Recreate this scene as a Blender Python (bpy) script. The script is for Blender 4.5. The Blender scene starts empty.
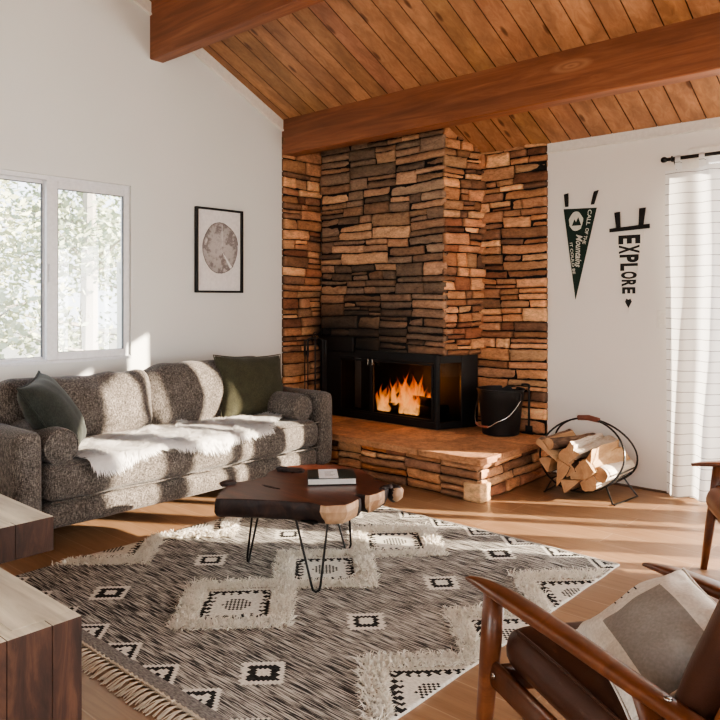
import bpy, bmesh, math, random
from mathutils import Vector, Matrix, noise
from math import sin, cos, pi, radians as R
random.seed(7)
C = bpy.context.scene.collection
SC = bpy.context.scene

# ------------------------------------------------------------------ helpers
def tag(o, label=None, cat=None, group=None, kind=None):
    if label: o['label'] = label
    if cat: o['category'] = cat
    if group: o['group'] = group
    if kind: o['kind'] = kind
    return o

def empty(name, loc=(0, 0, 0), label=None, cat=None, group=None, rotz=0):
    o = bpy.data.objects.new(name, None); C.objects.link(o)
    o.empty_display_size = .1
    o.location = loc; o.rotation_euler = (0, 0, rotz)
    return tag(o, label, cat, group)

_off = {}
def obj(name, bm, mats, parent=None, smooth=False, local=False):
    """link a bmesh as one mesh object. World coordinates unless local."""
    me = bpy.data.meshes.new(name)
    if parent is not None and not local:
        off = Vector((0, 0, 0)); p = parent
        while p is not None:
            off += Vector(p.location); p = p.parent
        bmesh.ops.translate(bm, verts=bm.verts, vec=-off)
    bm.normal_update()
    bm.to_mesh(me); bm.free()
    if not isinstance(mats, (list, tuple)): mats = [mats]
    for m in mats: me.materials.append(m)
    if smooth:
        for p in me.polygons: p.use_smooth = True
    o = bpy.data.objects.new(name, me); C.objects.link(o)
    if parent is not None: o.parent = parent
    return o

def autosmooth(o, ang=35):
    me = o.data
    for p in me.polygons: p.use_smooth = True
    bm = bmesh.new(); bm.from_mesh(me)
    for e in bm.edges:
        e.smooth = (len(e.link_faces) == 2 and e.calc_face_angle(0) < R(ang))
    bm.to_mesh(me); bm.free()
    return o

def nb(): return bmesh.new()

def box(bm, x0, x1, y0, y1, z0, z1, bev=0, seg=2, M=None, mi=0):
    r = bmesh.ops.create_cube(bm, size=1)
    vs = r['verts']
    m = Matrix.Translation(((x0+x1)/2, (y0+y1)/2, (z0+z1)/2)) @ Matrix.Diagonal((abs(x1-x0), abs(y1-y0), abs(z1-z0), 1))
    bmesh.ops.transform(bm, matrix=m, verts=vs)
    fs = set(f for v in vs for f in v.link_faces)
    if bev:
        es = list(set(e for v in vs for e in v.link_edges))
        g = bmesh.ops.bevel(bm, geom=es + vs, offset=bev, segments=seg, affect='EDGES', profile=.5)
        fs = set(f for v in g['verts'] for f in v.link_faces) | set(f for f in fs if f.is_valid)
    for f in fs: f.material_index = mi
    allv = list(set(v for f in fs for v in f.verts))
    if M is not None: bmesh.ops.transform(bm, matrix=M, verts=allv)
    return allv

def frame4(bm, x0, x1, y0, y1, z0, z1, wl, wr, wb, wt, bev=.003, mi=0, M=None):
    """rectangular frame in the yz plane made of four butted bars"""
    box(bm, x0, x1, y0, y0+wl, z0, z1, bev, mi=mi, M=M); box(bm, x0, x1, y1-wr, y1, z0, z1, bev, mi=mi, M=M)
    box(bm, x0, x1, y0+wl, y1-wr, z0, z0+wb, bev, mi=mi, M=M); box(bm, x0, x1, y0+wl, y1-wr, z1-wt, z1, bev, mi=mi, M=M)

def tube(bm, pts, r, n=10, closed=False, caps=True, flat=1.0, mi=0):
    pts = [Vector(p) for p in pts]; m = len(pts)
    rings = []
    prev = None
    for i, p in enumerate(pts):
        a = pts[(i-1) % m] if (closed or i > 0) else p
        b = pts[(i+1) % m] if (closed or i < m-1) else p
        t = (b-a).normalized()
        if prev is None:
            up = Vector((0, 0, 1)) if abs(t.z) < .9 else Vector((1, 0, 0))
            u = t.cross(up).normalized()
        else:
            u = (prev - t*prev.dot(t)).normalized()
        prev = u; w = t.cross(u)
        rr = r[i] if isinstance(r, (list, tuple)) else r
        rings.append([bm.verts.new(p + u*cos(2*pi*k/n)*rr + w*sin(2*pi*k/n)*rr*flat) for k in range(n)])
    L = m if closed else m-1
    for i in range(L):
        A, B = rings[i], rings[(i+1) % m]
        for k in range(n):
            f = bm.faces.new((A[k], A[(k+1) % n], B[(k+1) % n], B[k])); f.material_index = mi
    if caps and not closed:
        bm.faces.new(rings[0][::-1]).material_index = mi; bm.faces.new(rings[-1]).material_index = mi
    return rings

def lathe(bm, prof, c=(0, 0, 0), n=32, M=None):
    rings = []
    for (r, z) in prof:
        rings.append([bm.verts.new((c[0]+r*cos(2*pi*k/n), c[1]+r*sin(2*pi*k/n), c[2]+z)) for k in range(n)])
    for A, B in zip(rings, rings[1:]):
        for k in range(n): bm.faces.new((A[k], A[(k+1) % n], B[(k+1) % n], B[k]))
    if prof[0][0] > 1e-4: bm.faces.new(rings[0][::-1])
    if prof[-1][0] > 1e-4: bm.faces.new(rings[-1])
    vs = [v for r in rings for v in r]
    if M is not None: bmesh.ops.transform(bm, matrix=M, verts=vs)
    return vs

def spline(pts, k=8):
    P = [Vector(p) for p in pts]; out = []
    for i in range(len(P)-1):
        p0 = P[max(i-1, 0)]; p1 = P[i]; p2 = P[i+1]; p3 = P[min(i+2, len(P)-1)]
        for j in range(k):
            t = j/k
            out.append(.5*((2*p1)+(-p0+p2)*t+(2*p0-5*p1+4*p2-p3)*t*t+(-p0+3*p1-3*p2+p3)*t**3))
    out.append(P[-1]); return out

def fbm(v, s=1, o=3):
    return noise.fractal(Vector(v)*s, 1.0, 2.0, o)

# ------------------------------------------------------------------ materials
def mat(name):
    m = bpy.data.materials.new(name); m.use_nodes = True
    nt = m.node_tree
    b = nt.nodes['Principled BSDF']
    return m, nt, b
def N(nt, t, **kw):
    n = nt.nodes.new(t)
    for k, v in kw.items():
        if k.startswith('i_'):
            n.inputs[k[2:].replace('_', ' ')].default_value = v
        else: setattr(n, k, v)
    return n
def ramp(nt, stops, interp='LINEAR'):
    n = nt.nodes.new('ShaderNodeValToRGB'); cr = n.color_ramp; cr.interpolation = interp
    while len(cr.elements) < len(stops): cr.elements.new(.5)
    for e, (p, c) in zip(cr.elements, stops):
        e.position = p; e.color = (*c, 1) if len(c) == 3 else c
    return n
def mapping(nt, scale, rot=(0, 0, 0), coord='Object'):
    tc = N(nt, 'ShaderNodeTexCoord'); mp = N(nt, 'ShaderNodeMapping')
    mp.inputs['Scale'].default_value = scale; mp.inputs['Rotation'].default_value = rot
    nt.links.new(tc.outputs[coord], mp.inputs['Vector']); return mp
def bump(nt, b, h, strength=.3, dist=.01):
    bp = N(nt, 'ShaderNodeBump'); bp.inputs['Strength'].default_value = strength; bp.inputs['Distance'].default_value = dist
    nt.links.new(h, bp.inputs['Height']); nt.links.new(bp.outputs['Normal'], b.inputs['Normal'])
def mixc(nt, a, b_, fac, mode='MULTIPLY'):
    m = N(nt, 'ShaderNodeMix', data_type='RGBA', blend_type=mode)
    for sock, val in ((m.inputs[6], a), (m.inputs[7], b_), (m.inputs[0], fac)):
        if isinstance(val, bpy.types.NodeSocket): nt.links.new(val, sock)
        elif isinstance(val, (int, float)): sock.default_value = val
        else: sock.default_value = (*val, 1)
    return m.outputs[2]

def plain(name, c, rough=.5, metal=0, spec=.5, coat=0, nbump=0, nscale=40):
    m, nt, b = mat(name)
    b.inputs['Base Color'].default_value = (*c, 1); b.inputs['Roughness'].default_value = rough
    b.inputs['Metallic'].default_value = metal; b.inputs['Specular IOR Level'].default_value = spec
    b.inputs['Coat Weight'].default_value = coat
    mp = mapping(nt, (1, 1, 1)); n = N(nt, 'ShaderNodeTexNoise', i_Scale=nscale, i_Detail=3.0)
    nt.links.new(mp.outputs[0], n.inputs['Vector'])
    r = ramp(nt, [(.3, tuple(x*.93 for x in c)), (.7, tuple(min(1, x*1.05) for x in c))])
    nt.links.new(n.outputs['Fac'], r.inputs[0]); nt.links.new(r.outputs[0], b.inputs['Base Color'])
    if nbump: bump(nt, b, n.outputs['Fac'], nbump, .004)
    return m

def wood(name, c1, c2, c3, scale=(30, 30, 2.0), rough=.45, knots=False, tone=False, coat=0, bmp=.15, freq=1.0, knotcol=(.06, .025, .012), krot=(0, 0, 0), k2d=False):
    """grain stretched along the axis with the small scale"""
    m, nt, b = mat(name)
    mp = mapping(nt, scale)
    w = N(nt, 'ShaderNodeTexNoise', i_Scale=.35*freq, i_Detail=2.0, i_Distortion=.6)
    nt.links.new(mp.outputs[0], w.inputs['Vector'])
    n = N(nt, 'ShaderNodeTexNoise', i_Scale=1.0*freq, i_Detail=6.0, i_Roughness=.65, i_Distortion=1.2)
    nt.links.new(mp.outputs[0], n.inputs['Vector'])
    r = ramp(nt, [(.32, c1), (.5, c2), (.68, c3)])
    nt.links.new(n.outputs['Fac'], r.inputs[0])
    r2 = ramp(nt, [(.35, (.72, .68, .66)), (.65, (1.1, 1.08, 1.05))])
    nt.links.new(w.outputs['Fac'], r2.inputs[0])
    col = mixc(nt, r.outputs[0], r2.outputs[0], 1.0)
    if tone:
        a = N(nt, 'ShaderNodeVertexColor', layer_name='tone')
        col = mixc(nt, col, a.outputs['Color'], 1.0)
    if knots:
        mpk = mapping(nt, knots, krot)
        v = N(nt, 'ShaderNodeTexVoronoi', voronoi_dimensions='2D' if krot is not None and k2d else '3D', i_Scale=1.0, i_Randomness=1.0)
        nt.links.new(mpk.outputs[0], v.inputs['Vector'])
        rk = ramp(nt, [(.0, (1, 1, 1)), (.07, (.8, .8, .8)), (.12, (0, 0, 0))]) if not k2d or krot == (0, 0, 0) else ramp(nt, [(0, (.1, .1, .1)), (.04, (.9, .9, .9)), (.07, (.2, .2, .2)), (.11, (.7, .7, .7)), (.17, (0, 0, 0))])
        nt.links.new(v.outputs['Distance'], rk.inputs[0])
        # keep only some of the cells
        sep = N(nt, 'ShaderNodeSeparateColor'); nt.links.new(v.outputs['Color'], sep.inputs[0])
        gt = N(nt, 'ShaderNodeMath', operation='GREATER_THAN'); gt.inputs[1].default_value = .5 if not k2d else .62
        nt.links.new(sep.outputs[0], gt.inputs[0])
        mu = N(nt, 'ShaderNodeMath', operation='MULTIPLY'); nt.links.new(gt.outputs[0], mu.inputs[0]); nt.links.new(rk.outputs[0], mu.inputs[1])
        col = mixc(nt, col, knotcol, mu.outputs[0], 'MIX')
    nt.links.new(col, b.inputs['Base Color'])
    b.inputs['Roughness'].default_value = rough; b.inputs['Coat Weight'].default_value = coat; b.inputs['Coat Roughness'].default_value = .25
    bump(nt, b, n.outputs['Fac'], bmp, .004)
    return m

def stone_mat(name):
    m, nt, b = mat(name)
    a = N(nt, 'ShaderNodeVertexColor', layer_name='tone')
    mp = mapping(nt, (1, 1, 2.2))
    n = N(nt, 'ShaderNodeTexNoise', i_Scale=9.0, i_Detail=8.0, i_Roughness=.7); nt.links.new(mp.outputs[0], n.inputs['Vector'])
    r = ramp(nt, [(.25, (.62, .56, .52)), (.48, (1.15, 1.12, 1.1)), (.75, (1.6, 1.55, 1.45))]); nt.links.new(n.outputs['Fac'], r.inputs[0])
    col = mixc(nt, a.outputs['Color'], r.outputs[0], 1.0)
    n2 = N(nt, 'ShaderNodeTexNoise', i_Scale=34.0, i_Detail=8.0, i_Roughness=.75); nt.links.new(mp.outputs[0], n2.inputs['Vector'])
    r3 = ramp(nt, [(.32, (.62, .58, .55)), (.5, (1, 1, 1)), (.68, (1.25, 1.22, 1.18))]); nt.links.new(n2.outputs['Fac'], r3.inputs[0]); col = mixc(nt, col, r3.outputs[0], 1.0)
    nt.links.new(col, b.inputs['Base Color']); b.inputs['Roughness'].default_value = .85
    bump(nt, b, n2.outputs['Fac'], .75, .014)
    return m

def fabric(name, c1, c2, c3, sc=220, rough=.95, slub=True, bmp=.5):
    m, nt, b = mat(name)
    mp = mapping(nt, (1, 1, 1))
    mp2 = mapping(nt, (1, .28, 1.6)); mp3 = mapping(nt, (.5, 1.5, .3))
    n = N(nt, 'ShaderNodeTexNoise', i_Scale=sc, i_Detail=2.0, i_Roughness=.6); nt.links.new(mp2.outputs[0], n.inputs['Vector'])
    n3 = N(nt, 'ShaderNodeTexNoise', i_Scale=sc*.8, i_Detail=2.0); nt.links.new(mp3.outputs[0], n3.inputs['Vector'])
    av = N(nt, 'ShaderNodeMath', operation='ADD'); nt.links.new(n.outputs['Fac'], av.inputs[0]); nt.links.new(n3.outputs['Fac'], av.inputs[1])
    hv = N(nt, 'ShaderNodeMath', operation='MULTIPLY'); nt.links.new(av.outputs[0], hv.inputs[0]); hv.inputs[1].default_value = .5
    r = ramp(nt, [(.38, c1), (.5, c2), (.62, c3)]); nt.links.new(hv.outputs[0], r.inputs[0])
    big = N(nt, 'ShaderNodeTexNoise', i_Scale=14.0, i_Detail=4.0); nt.links.new(mp.outputs[0], big.inputs['Vector'])
    rb = ramp(nt, [(.3, (.8, .8, .8)), (.7, (1.12, 1.12, 1.12))]); nt.links.new(big.outputs['Fac'], rb.inputs[0])
    nt.links.new(mixc(nt, r.outputs[0], rb.outputs[0], 1.0), b.inputs['Base Color'])
    b.inputs['Roughness'].default_value = rough; b.inputs['Sheen Weight'].default_value = .15; b.inputs['Specular IOR Level'].default_value = .2
    bump(nt, b, hv.outputs[0], bmp, .004)
    return m

M = {}
# walls : soft white plaster paint
def wall_mat(name, c):
    m, nt, b = mat(name)
    mp = mapping(nt, (1, 1, 1))
    n = N(nt, 'ShaderNodeTexNoise', i_Scale=55.0, i_Detail=4.0); nt.links.new(mp.outputs[0], n.inputs['Vector'])
    n2 = N(nt, 'ShaderNodeTexNoise', i_Scale=1.3, i_Detail=2.0); nt.links.new(mp.outputs[0], n2.inputs['Vector'])
    r = ramp(nt, [(.3, tuple(x*.97 for x in c)), (.7, c)]); nt.links.new(n2.outputs['Fac'], r.inputs[0])
    nt.links.new(r.outputs[0], b.inputs['Base Color']); b.inputs['Roughness'].default_value = .75; b.inputs['Specular IOR Level'].default_value = .25
    bump(nt, b, n.outputs['Fac'], .08, .003)
    return m
M['wall'] = wall_mat('white wall paint', (.735, .742, .718))
M['wall_warm'] = wall_mat('cream wall paint', (.80, .765, .72))
M['trim'] = plain('painted trim', (.80, .77, .71), .45)
M['vinyl'] = plain('white window vinyl', (.72, .72, .74), .35)
M['rubber'] = plain('dark glazing rubber', (.12, .12, .125), .6)
M['black_metal'] = plain('black metal', (.012, .011, .011), .5, .3, nbump=.05, nscale=200)
M['black_rod'] = plain('black painted steel rod', (.012, .012, .012), .3, .4)
M['black_matte'] = plain('matte black iron', (.012, .011, .011), .6)
M['steel'] = plain('bright steel wire', (.55, .53, .5), .25, 1.0)
M['stone'] = stone_mat('stacked ledge stone')
M['mortar'] = plain('dark mortar', (.045, .03, .022), .95, nbump=.4)
M['felt_green'] = plain('dark green felt', (.010, .026, .019), .95, nbump=.2, nscale=300)
M['felt_black'] = plain('black felt', (.012, .012, .012), .95, nbump=.2, nscale=300)
M['felt_white'] = plain('off white felt', (.80, .76, .70), .95, nbump=.2, nscale=300)
M['ink_black'] = plain('black felt lettering', (.015, .015, .015), .9)
M['ink_white'] = plain('white printed lettering', (.62, .62, .55), .9)
M['paper'] = plain('print paper', (.78, .76, .75), .9)
M['page'] = plain('book pages', (.72, .70, .66), .9, nbump=.1)
M['cover_dark'] = plain('dark green book cover', (.02, .028, .026), .35)
M['cover_white'] = plain('white book jacket', (.78, .79, .80), .4)
M['grey_ink'] = plain('grey print', (.35, .35, .36), .8)
M['leather'] = None
M['rod_leather'] = plain('reddish brown leather grip', (.16, .05, .03), .5, nbump=.3, nscale=120)
M['beam'] = wood('red brown timber beam', (.17, .058, .024), (.23, .082, .035), (.30, .118, .053), scale=(1.2, 18, 18), rough=.5, bmp=.2, knots=(1.1, 1, 4.0), knotcol=(.40, .19, .09), krot=(R(90), 0, 0), k2d=True)
M['ceil'] = wood('pine ceiling boards', (.34, .163, .080), (.41, .207, .105), (.485, .262, .14), scale=(22, 1.6, 22), rough=.45, tone=True, bmp=.08, k2d=True, knots=(6.4, 2.3, 1), knotcol=(.10, .035, .012))
M['walnut'] = wood('reddish dark tabletop wood', (.035, .010, .006), (.085, .022, .012), (.15, .045, .022), scale=(3.0, 20, 20), rough=.3, coat=.5, bmp=.05)
M['sapwood'] = wood('pale sawn sapwood', (.34, .20, .115), (.44, .28, .17), (.54, .37, .24), scale=(14, 14, 3), rough=.6)
M['bark'] = wood('very dark bark edge', (.008, .005, .006), (.022, .012, .011), (.05, .024, .018), scale=(12, 12, 8), rough=.6, bmp=.5)
M['chairwood'] = wood('warm brown lacquered chair wood', (.085, .026, .010), (.15, .048, .018), (.23, .082, .032), scale=(14, 14, 14), rough=.33, coat=.35, bmp=.04, freq=.5)
M['blocktop'] = wood('pale worn timber top', (.60, .56, .45), (.74, .70, .58), (.84, .80, .68), scale=(2.2, 26, 26), rough=.6, bmp=.15)
M['blockside'] = wood('reddish brown reclaimed timber', (.022, .010, .006), (.052, .021, .012), (.115, .050, .027), scale=(16, 16, 2.6), rough=.65, bmp=.35, knots=(3.2, 3.2, 2.6), knotcol=(.03, .01, .006))
M['logwood'] = wood('split firewood', (.40, .24, .12), (.55, .36, .2), (.68, .49, .3), scale=(16, 3, 16), rough=.85, bmp=.5)
M['logend'] = wood('sawn firewood end', (.36, .20, .10), (.47, .28, .15), (.56, .36, .21), scale=(9, 9, 9), rough=.85, bmp=.3)
M['birch'] = wood('pale papery bark', (.50, .42, .33), (.72, .66, .57), (.82, .78, .71), scale=(16, 5, 16), rough=.85, bmp=.5)
M['logbark'] = wood('brown log bark', (.09, .055, .035), (.17, .105, .07), (.28, .18, .12), scale=(20, 5, 20), rough=.95, bmp=.8)
M['charred'] = plain('charred log', (.02, .012, .009), .95, nbump=.8, nscale=30)
M['sofa'] = fabric('grey brown tweed upholstery', (.034, .029, .026), (.098, .084, .074), (.25, .222, .196), 230)
M['olive'] = fabric('olive green velvet', (.034, .034, .020), (.052, .050, .030), (.072, .068, .042), 300, bmp=.15)
M['olive2'] = fabric('deep grey green velvet', (.018, .021, .018), (.030, .034, .029), (.045, .05, .042), 300, bmp=.15)
M['fur'] = plain('white sheepskin', (.90, .88, .86), .9)
M['shag'] = plain('cream shag yarn', (.80, .75, .66), .95)
M['fringe'] = plain('tan cotton fringe', (.50, .42, .32), .95)
M['curtain'] = None

# leather
def leather(name, c1, c2):
    m, nt, b = mat(name)
    mp = mapping(nt, (1, 1, 1))
    n = N(nt, 'ShaderNodeTexNoise', i_Scale=6.0, i_Detail=6.0); nt.links.new(mp.outputs[0], n.inputs['Vector'])
    r = ramp(nt, [(.3, c1), (.7, c2)]); nt.links.new(n.outputs['Fac'], r.inputs[0]); nt.links.new(r.outputs[0], b.inputs['Base Color'])
    v = N(nt, 'ShaderNodeTexVoronoi', i_Scale=260.0); nt.links.new(mp.outputs[0], v.inputs['Vector'])
    b.inputs['Roughness'].default_value = .38
    bump(nt, b, v.outputs['Distance'], .12, .002)
    return m
M['leather'] = leather('dark brown leather', (.040, .014, .008), (.075, .028, .015))
M['leather_tan'] = leather('worn brown leather', (.15, .055, .026), (.24, .10, .052))

# floor : warm plank boards in a herringbone-free staggered bond, each board its own tone
def floor_mat():
    m, nt, b = mat('honey oak floor boards')
    mp = mapping(nt, (1, 1, 1), (0, 0, R(0)))
    br = N(nt, 'ShaderNodeTexBrick', offset=.43, squash=1.0)
    br.inputs['Scale'].default_value = 1.0; br.inputs['Brick Width'].default_value = 1.15; br.inputs['Row Height'].default_value = .19
    br.inputs['Mortar Size'].default_value = .0028; br.inputs['Mortar Smooth'].default_value = .2; br.inputs['Bias'].default_value = 0
    br.inputs['Color1'].default_value = (.27, .155, .085, 1); br.inputs['Color2'].default_value = (.335, .198, .112, 1); br.inputs['Mortar'].default_value = (.42, .28, .18, 1)
    nt.links.new(mp.outputs[0], br.inputs['Vector'])
    mp2 = mapping(nt, (2.2, 26, 1))
    n = N(nt, 'ShaderNodeTexNoise', i_Scale=1.0, i_Detail=6.0, i_Roughness=.65, i_Distortion=.9); nt.links.new(mp2.outputs[0], n.inputs['Vector'])
    r = ramp(nt, [(.3, (.78, .74, .70)), (.55, (1, 1, 1)), (.75, (1.12, 1.1, 1.08))]); nt.links.new(n.outputs['Fac'], r.inputs[0])
    nt.links.new(mixc(nt, br.outputs['Color'], r.outputs[0], 1.0), b.inputs['Base Color'])
    b.inputs['Roughness'].default_value = .38; b.inputs['Specular IOR Level'].default_value = .45
    bump(nt, b, br.outputs['Fac'], -.1, .002)
    return m
M['floor'] = floor_mat()

def glass_mat(name, tint=(1, 1, 1), gloss=.08, rough=0.0):
    m = bpy.data.materials.new(name); m.use_nodes = True; nt = m.node_tree; nt.nodes.clear()
    o = N(nt, 'ShaderNodeOutputMaterial'); t = N(nt, 'ShaderNodeBsdfTransparent'); g = N(nt, 'ShaderNodeBsdfGlossy')
    t.inputs[0].default_value = (*tint, 1); g.inputs['Roughness'].default_value = rough
    mx = N(nt, 'ShaderNodeMixShader'); fr = N(nt, 'ShaderNodeLayerWeight', i_Blend=.5)
    pw = N(nt, 'ShaderNodeMath', operation='POWER'); pw.inputs[1].default_value = 5; nt.links.new(fr.outputs['Facing'], pw.inputs[0])
    ma = N(nt, 'ShaderNodeMath', operation='MULTIPLY_ADD'); ma.inputs[1].default_value = .5*gloss/.08 if gloss < .1 else .12; ma.inputs[2].default_value = .03 if gloss < .1 else .012; nt.links.new(pw.outputs[0], ma.inputs[0])
    nt.links.new(ma.outputs[0], mx.inputs[0]); nt.links.new(t.outputs[0], mx.inputs[1]); nt.links.new(g.outputs[0], mx.inputs[2]); nt.links.new(mx.outputs[0], o.inputs[0])
    return m
M['glass'] = glass_mat('clear window glass')
M['firebox_glass'] = glass_mat('smoky firebox glass', (.7, .64, .6), .3)

def curtain_mat():
    m, nt, b = mat('white striped curtain cloth')
    mp = mapping(nt, (1, 1, 1))
    sx = N(nt, 'ShaderNodeSeparateXYZ'); nt.links.new(mp.outputs[0], sx.inputs[0])
    nz = N(nt, 'ShaderNodeTexNoise', i_Scale=5.0, i_Detail=1.0); nt.links.new(mp.outputs[0], nz.inputs['Vector'])
    ma = N(nt, 'ShaderNodeMath', operation='MULTIPLY_ADD'); ma.inputs[1].default_value = .012; nt.links.new(nz.outputs['Fac'], ma.inputs[0]); nt.links.new(sx.outputs['Z'], ma.inputs[2])
    md = N(nt, 'ShaderNodeMath', operation='PINGPONG'); md.inputs[1].default_value = .0345; nt.links.new(ma.outputs[0], md.inputs[0])
    lt = N(nt, 'ShaderNodeMath', operation='LESS_THAN'); lt.inputs[1].default_value = .0018; nt.links.new(md.outputs[0], lt.inputs[0])
    col = mixc(nt, (.80, .79, .78), (.16, .15, .15), lt.outputs[0], 'MIX')
    nt.links.new(col, b.inputs['Base Color']); b.inputs['Roughness'].default_value = .95; b.inputs['Specular IOR Level'].default_value = .1
    tr = N(nt, 'ShaderNodeBsdfTranslucent'); nt.links.new(col, tr.inputs['Color'])
    mx = N(nt, 'ShaderNodeMixShader'); mx.inputs[0].default_value = .4
    out = nt.nodes['Material Output']
    nt.links.new(b.outputs[0], mx.inputs[1]); nt.links.new(tr.outputs[0], mx.inputs[2]); nt.links.new(mx.outputs[0], out.inputs[0])
    return m
M['curtain'] = curtain_mat()

# rug weaves
def rug_base():
    m, nt, b = mat('black and cream streaked weave')
    mp = mapping(nt, (8.0, 200, 1)); mp2 = mapping(nt, (2.0, 2.5, 1))
    n = N(nt, 'ShaderNodeTexNoise', i_Scale=1.0, i_Detail=3.0, i_Roughness=.6); nt.links.new(mp.outputs[0], n.inputs['Vector'])
    n2 = N(nt, 'ShaderNodeTexNoise', i_Scale=1.0, i_Detail=2.0); nt.links.new(mp2.outputs[0], n2.inputs['Vector'])
    ad = N(nt, 'ShaderNodeMath', operation='MULTIPLY_ADD'); ad.inputs[1].default_value = .12; nt.links.new(n2.outputs['Fac'], ad.inputs[0]); nt.links.new(n.outputs['Fac'], ad.inputs[2])
    r = ramp(nt, [(.50, (.032, .030, .029)), (.56, (.20, .185, .17)), (.63, (.52, .49, .44))]); nt.links.new(ad.outputs[0], r.inputs[0])
    nt.links.new(r.outputs[0], b.inputs['Base Color']); b.inputs['Roughness'].default_value = .95; b.inputs['Specular IOR Level'].default_value = .1
    bump(nt, b, n.outputs['Fac'], .5, .006); return m
def yarn(name, c1, c2):
    m, nt, b = mat(name)
    mp = mapping(nt, (60, 160, 1)); n = N(nt, 'ShaderNodeTexNoise', i_Scale=1.0, i_Detail=3.0); nt.links.new(mp.outputs[0], n.inputs['Vector'])
    r = ramp(nt, [(.35, c1), (.65, c2)]); nt.links.new(n.outputs['Fac'], r.inputs[0]); nt.links.new(r.outputs[0], b.inputs['Base Color'])
    b.inputs['Roughness'].default_value = .95; b.inputs['Specular IOR Level'].default_value = .1; bump(nt, b, n.outputs['Fac'], .5, .004); return m
M['rug'] = rug_base()
M['rug_cream'] = yarn('cream yarn', (.56, .53, .47), (.76, .73, .66))
M['rug_black'] = yarn('black yarn', (.012, .012, .012), (.04, .038, .036))
M['rug_grey'] = yarn('grey flat weave', (.14, .13, .125), (.30, .28, .26))

# ------------------------------------------------------------------ room shell
XL, YB = -4.70, 5.07           # window wall, wall with the pennants
XR, YF = 2.2, -2.6             # right and rear walls of the room
SL = .48
def zc(y): return 2.50 + SL*(YB - y)
YR = YF
def struct(name, bm, m, smooth=False):
    o = obj(name, bm, m, None, smooth); o['kind'] = 'structure'; return o

b = nb(); box(b, XL-.15, XR+.15, YF-.15, YB+.15, -.08, 0); struct('floor', b, M['floor'])
# ground outside
b = nb()
for i in range(40):
    for j in range(40):
        pass
g = bmesh.ops.create_grid(b, x_segments=40, y_segments=40, size=30)
for v in g['verts']:
    v.co += Vector((-12, 2, -.45 + .12*noise.noise(v.co*.3)))
M['ground'] = plain('dry forest ground', (.42, .40, .33), .95, nbump=.5, nscale=3)
struct('ground', b, M['ground'], True)

# left wall with window opening
WY0, WY1, WZ0, WZ1 = 1.46, 2.79, .90, 2.145
WT = .12
b = nb()
top = zc(YF)+.3
def wallpoly(b, pts, nrm, th):
    vs = [b.verts.new(p) for p in pts]; f = b.faces.new(vs)
    r = bmesh.ops.extrude_face_region(b, geom=[f])
    bmesh.ops.translate(b, verts=[v for v in r['geom'] if isinstance(v, bmesh.types.BMVert)], vec=Vector(nrm)*th)
def yz(a, c, z0, z1a, z1c): return [(XL, a, z0), (XL, c, z0), (XL, c, z1c), (XL, a, z1a)]
wallpoly(b, yz(YF, WY0, 0, zc(YF), zc(WY0)), (-1, 0, 0), WT)
wallpoly(b, yz(WY1, YB, 0, zc(WY1), zc(YB)), (-1, 0, 0), WT)
wallpoly(b, yz(WY0, WY1, 0, WZ0, WZ0), (-1, 0, 0), WT)
wallpoly(b, yz(WY0, WY1, WZ1, zc(WY0), zc(WY1)), (-1, 0, 0), WT)
bmesh.ops.remove_doubles(b, verts=b.verts, dist=1e-4)
bmesh.ops.recalc_face_normals(b, faces=b.faces)
struct('wall_left', b, M['wall'])
# back wall with sliding door opening
DX0, DX1, DZ = -1.50, 1.5, 2.28
b = nb()
box(b, XL-WT, DX0, YB, YB+WT, 0, 2.62); box(b, DX0, DX1, YB, YB+WT, DZ, 2.62); box(b, DX1, XR+WT, YB, YB+WT, 0, 2.62)
bmesh.ops.remove_doubles(b, verts=b.verts, dist=1e-4)
struct('wall_back', b, M['wall_warm'])
# right wall and rear wall (behind the camera) with wide openings
b = nb()
def yzr(a, c, z0, za, zcc): return [(XR, a, z0), (XR, c, z0), (XR, c, zcc), (XR, a, za)]
wallpoly(b, yzr(YF, -.3, 0, zc(YF), zc(-.3)), (1, 0, 0), WT)
wallpoly(b, yzr(1.6, YB, 0, zc(1.6), zc(YB)), (1, 0, 0), WT)
wallpoly(b, yzr(-.3, 1.6, 2.2, zc(-.3), zc(1.6)), (1, 0, 0), WT)
bmesh.ops.recalc_face_normals(b, faces=b.faces)
struct('wall_right', b, M['wall'])
b = nb()
ZT = zc(YF)
box(b, XL, -1.2, YF-WT, YF, 0, ZT); box(b, 1.2, XR, YF-WT, YF, 0, ZT); box(b, -1.2, 1.2, YF-WT, YF, 2.2, ZT)
struct('wall_front', b, M['wall'])

# ceiling : boards that run down the slope, one mesh
b = nb(); cl = b.loops.layers.color.new('tone')
x = -2.556 - .158*14
rnd = random.Random(3)
while x < XR:
    w = .158
    t = rnd.uniform(.90, 1.10); tn = (t, t*rnd.uniform(.96, 1.02), t*rnd.uniform(.93, 1.03), 1)
    x0 = max(x, XL-.02); x1 = x+w
    ya, yb = YF-.1, YB+.1
    g = .0035; dz = .009
    prof = [(x0, dz), (x0+g, 0), (x1-g, 0), (x1, dz)]
    if x1 > XL:
        for (a0, d0), (a1, d1) in zip(prof, prof[1:]):
            if a1 <= a0: continue
            vs = [b.verts.new(p) for p in ((a0, ya, zc(ya)+d0), (a0, yb, zc(yb)+d0), (a1, yb, zc(yb)+d1), (a1, ya, zc(ya)+d1))]
            f = b.faces.new(vs)
            dark = d0 != d1
            for l in f.loops: l[cl] = (tn[0]*.45, tn[1]*.36, tn[2]*.30, 1) if dark else tn
    x += w
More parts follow.
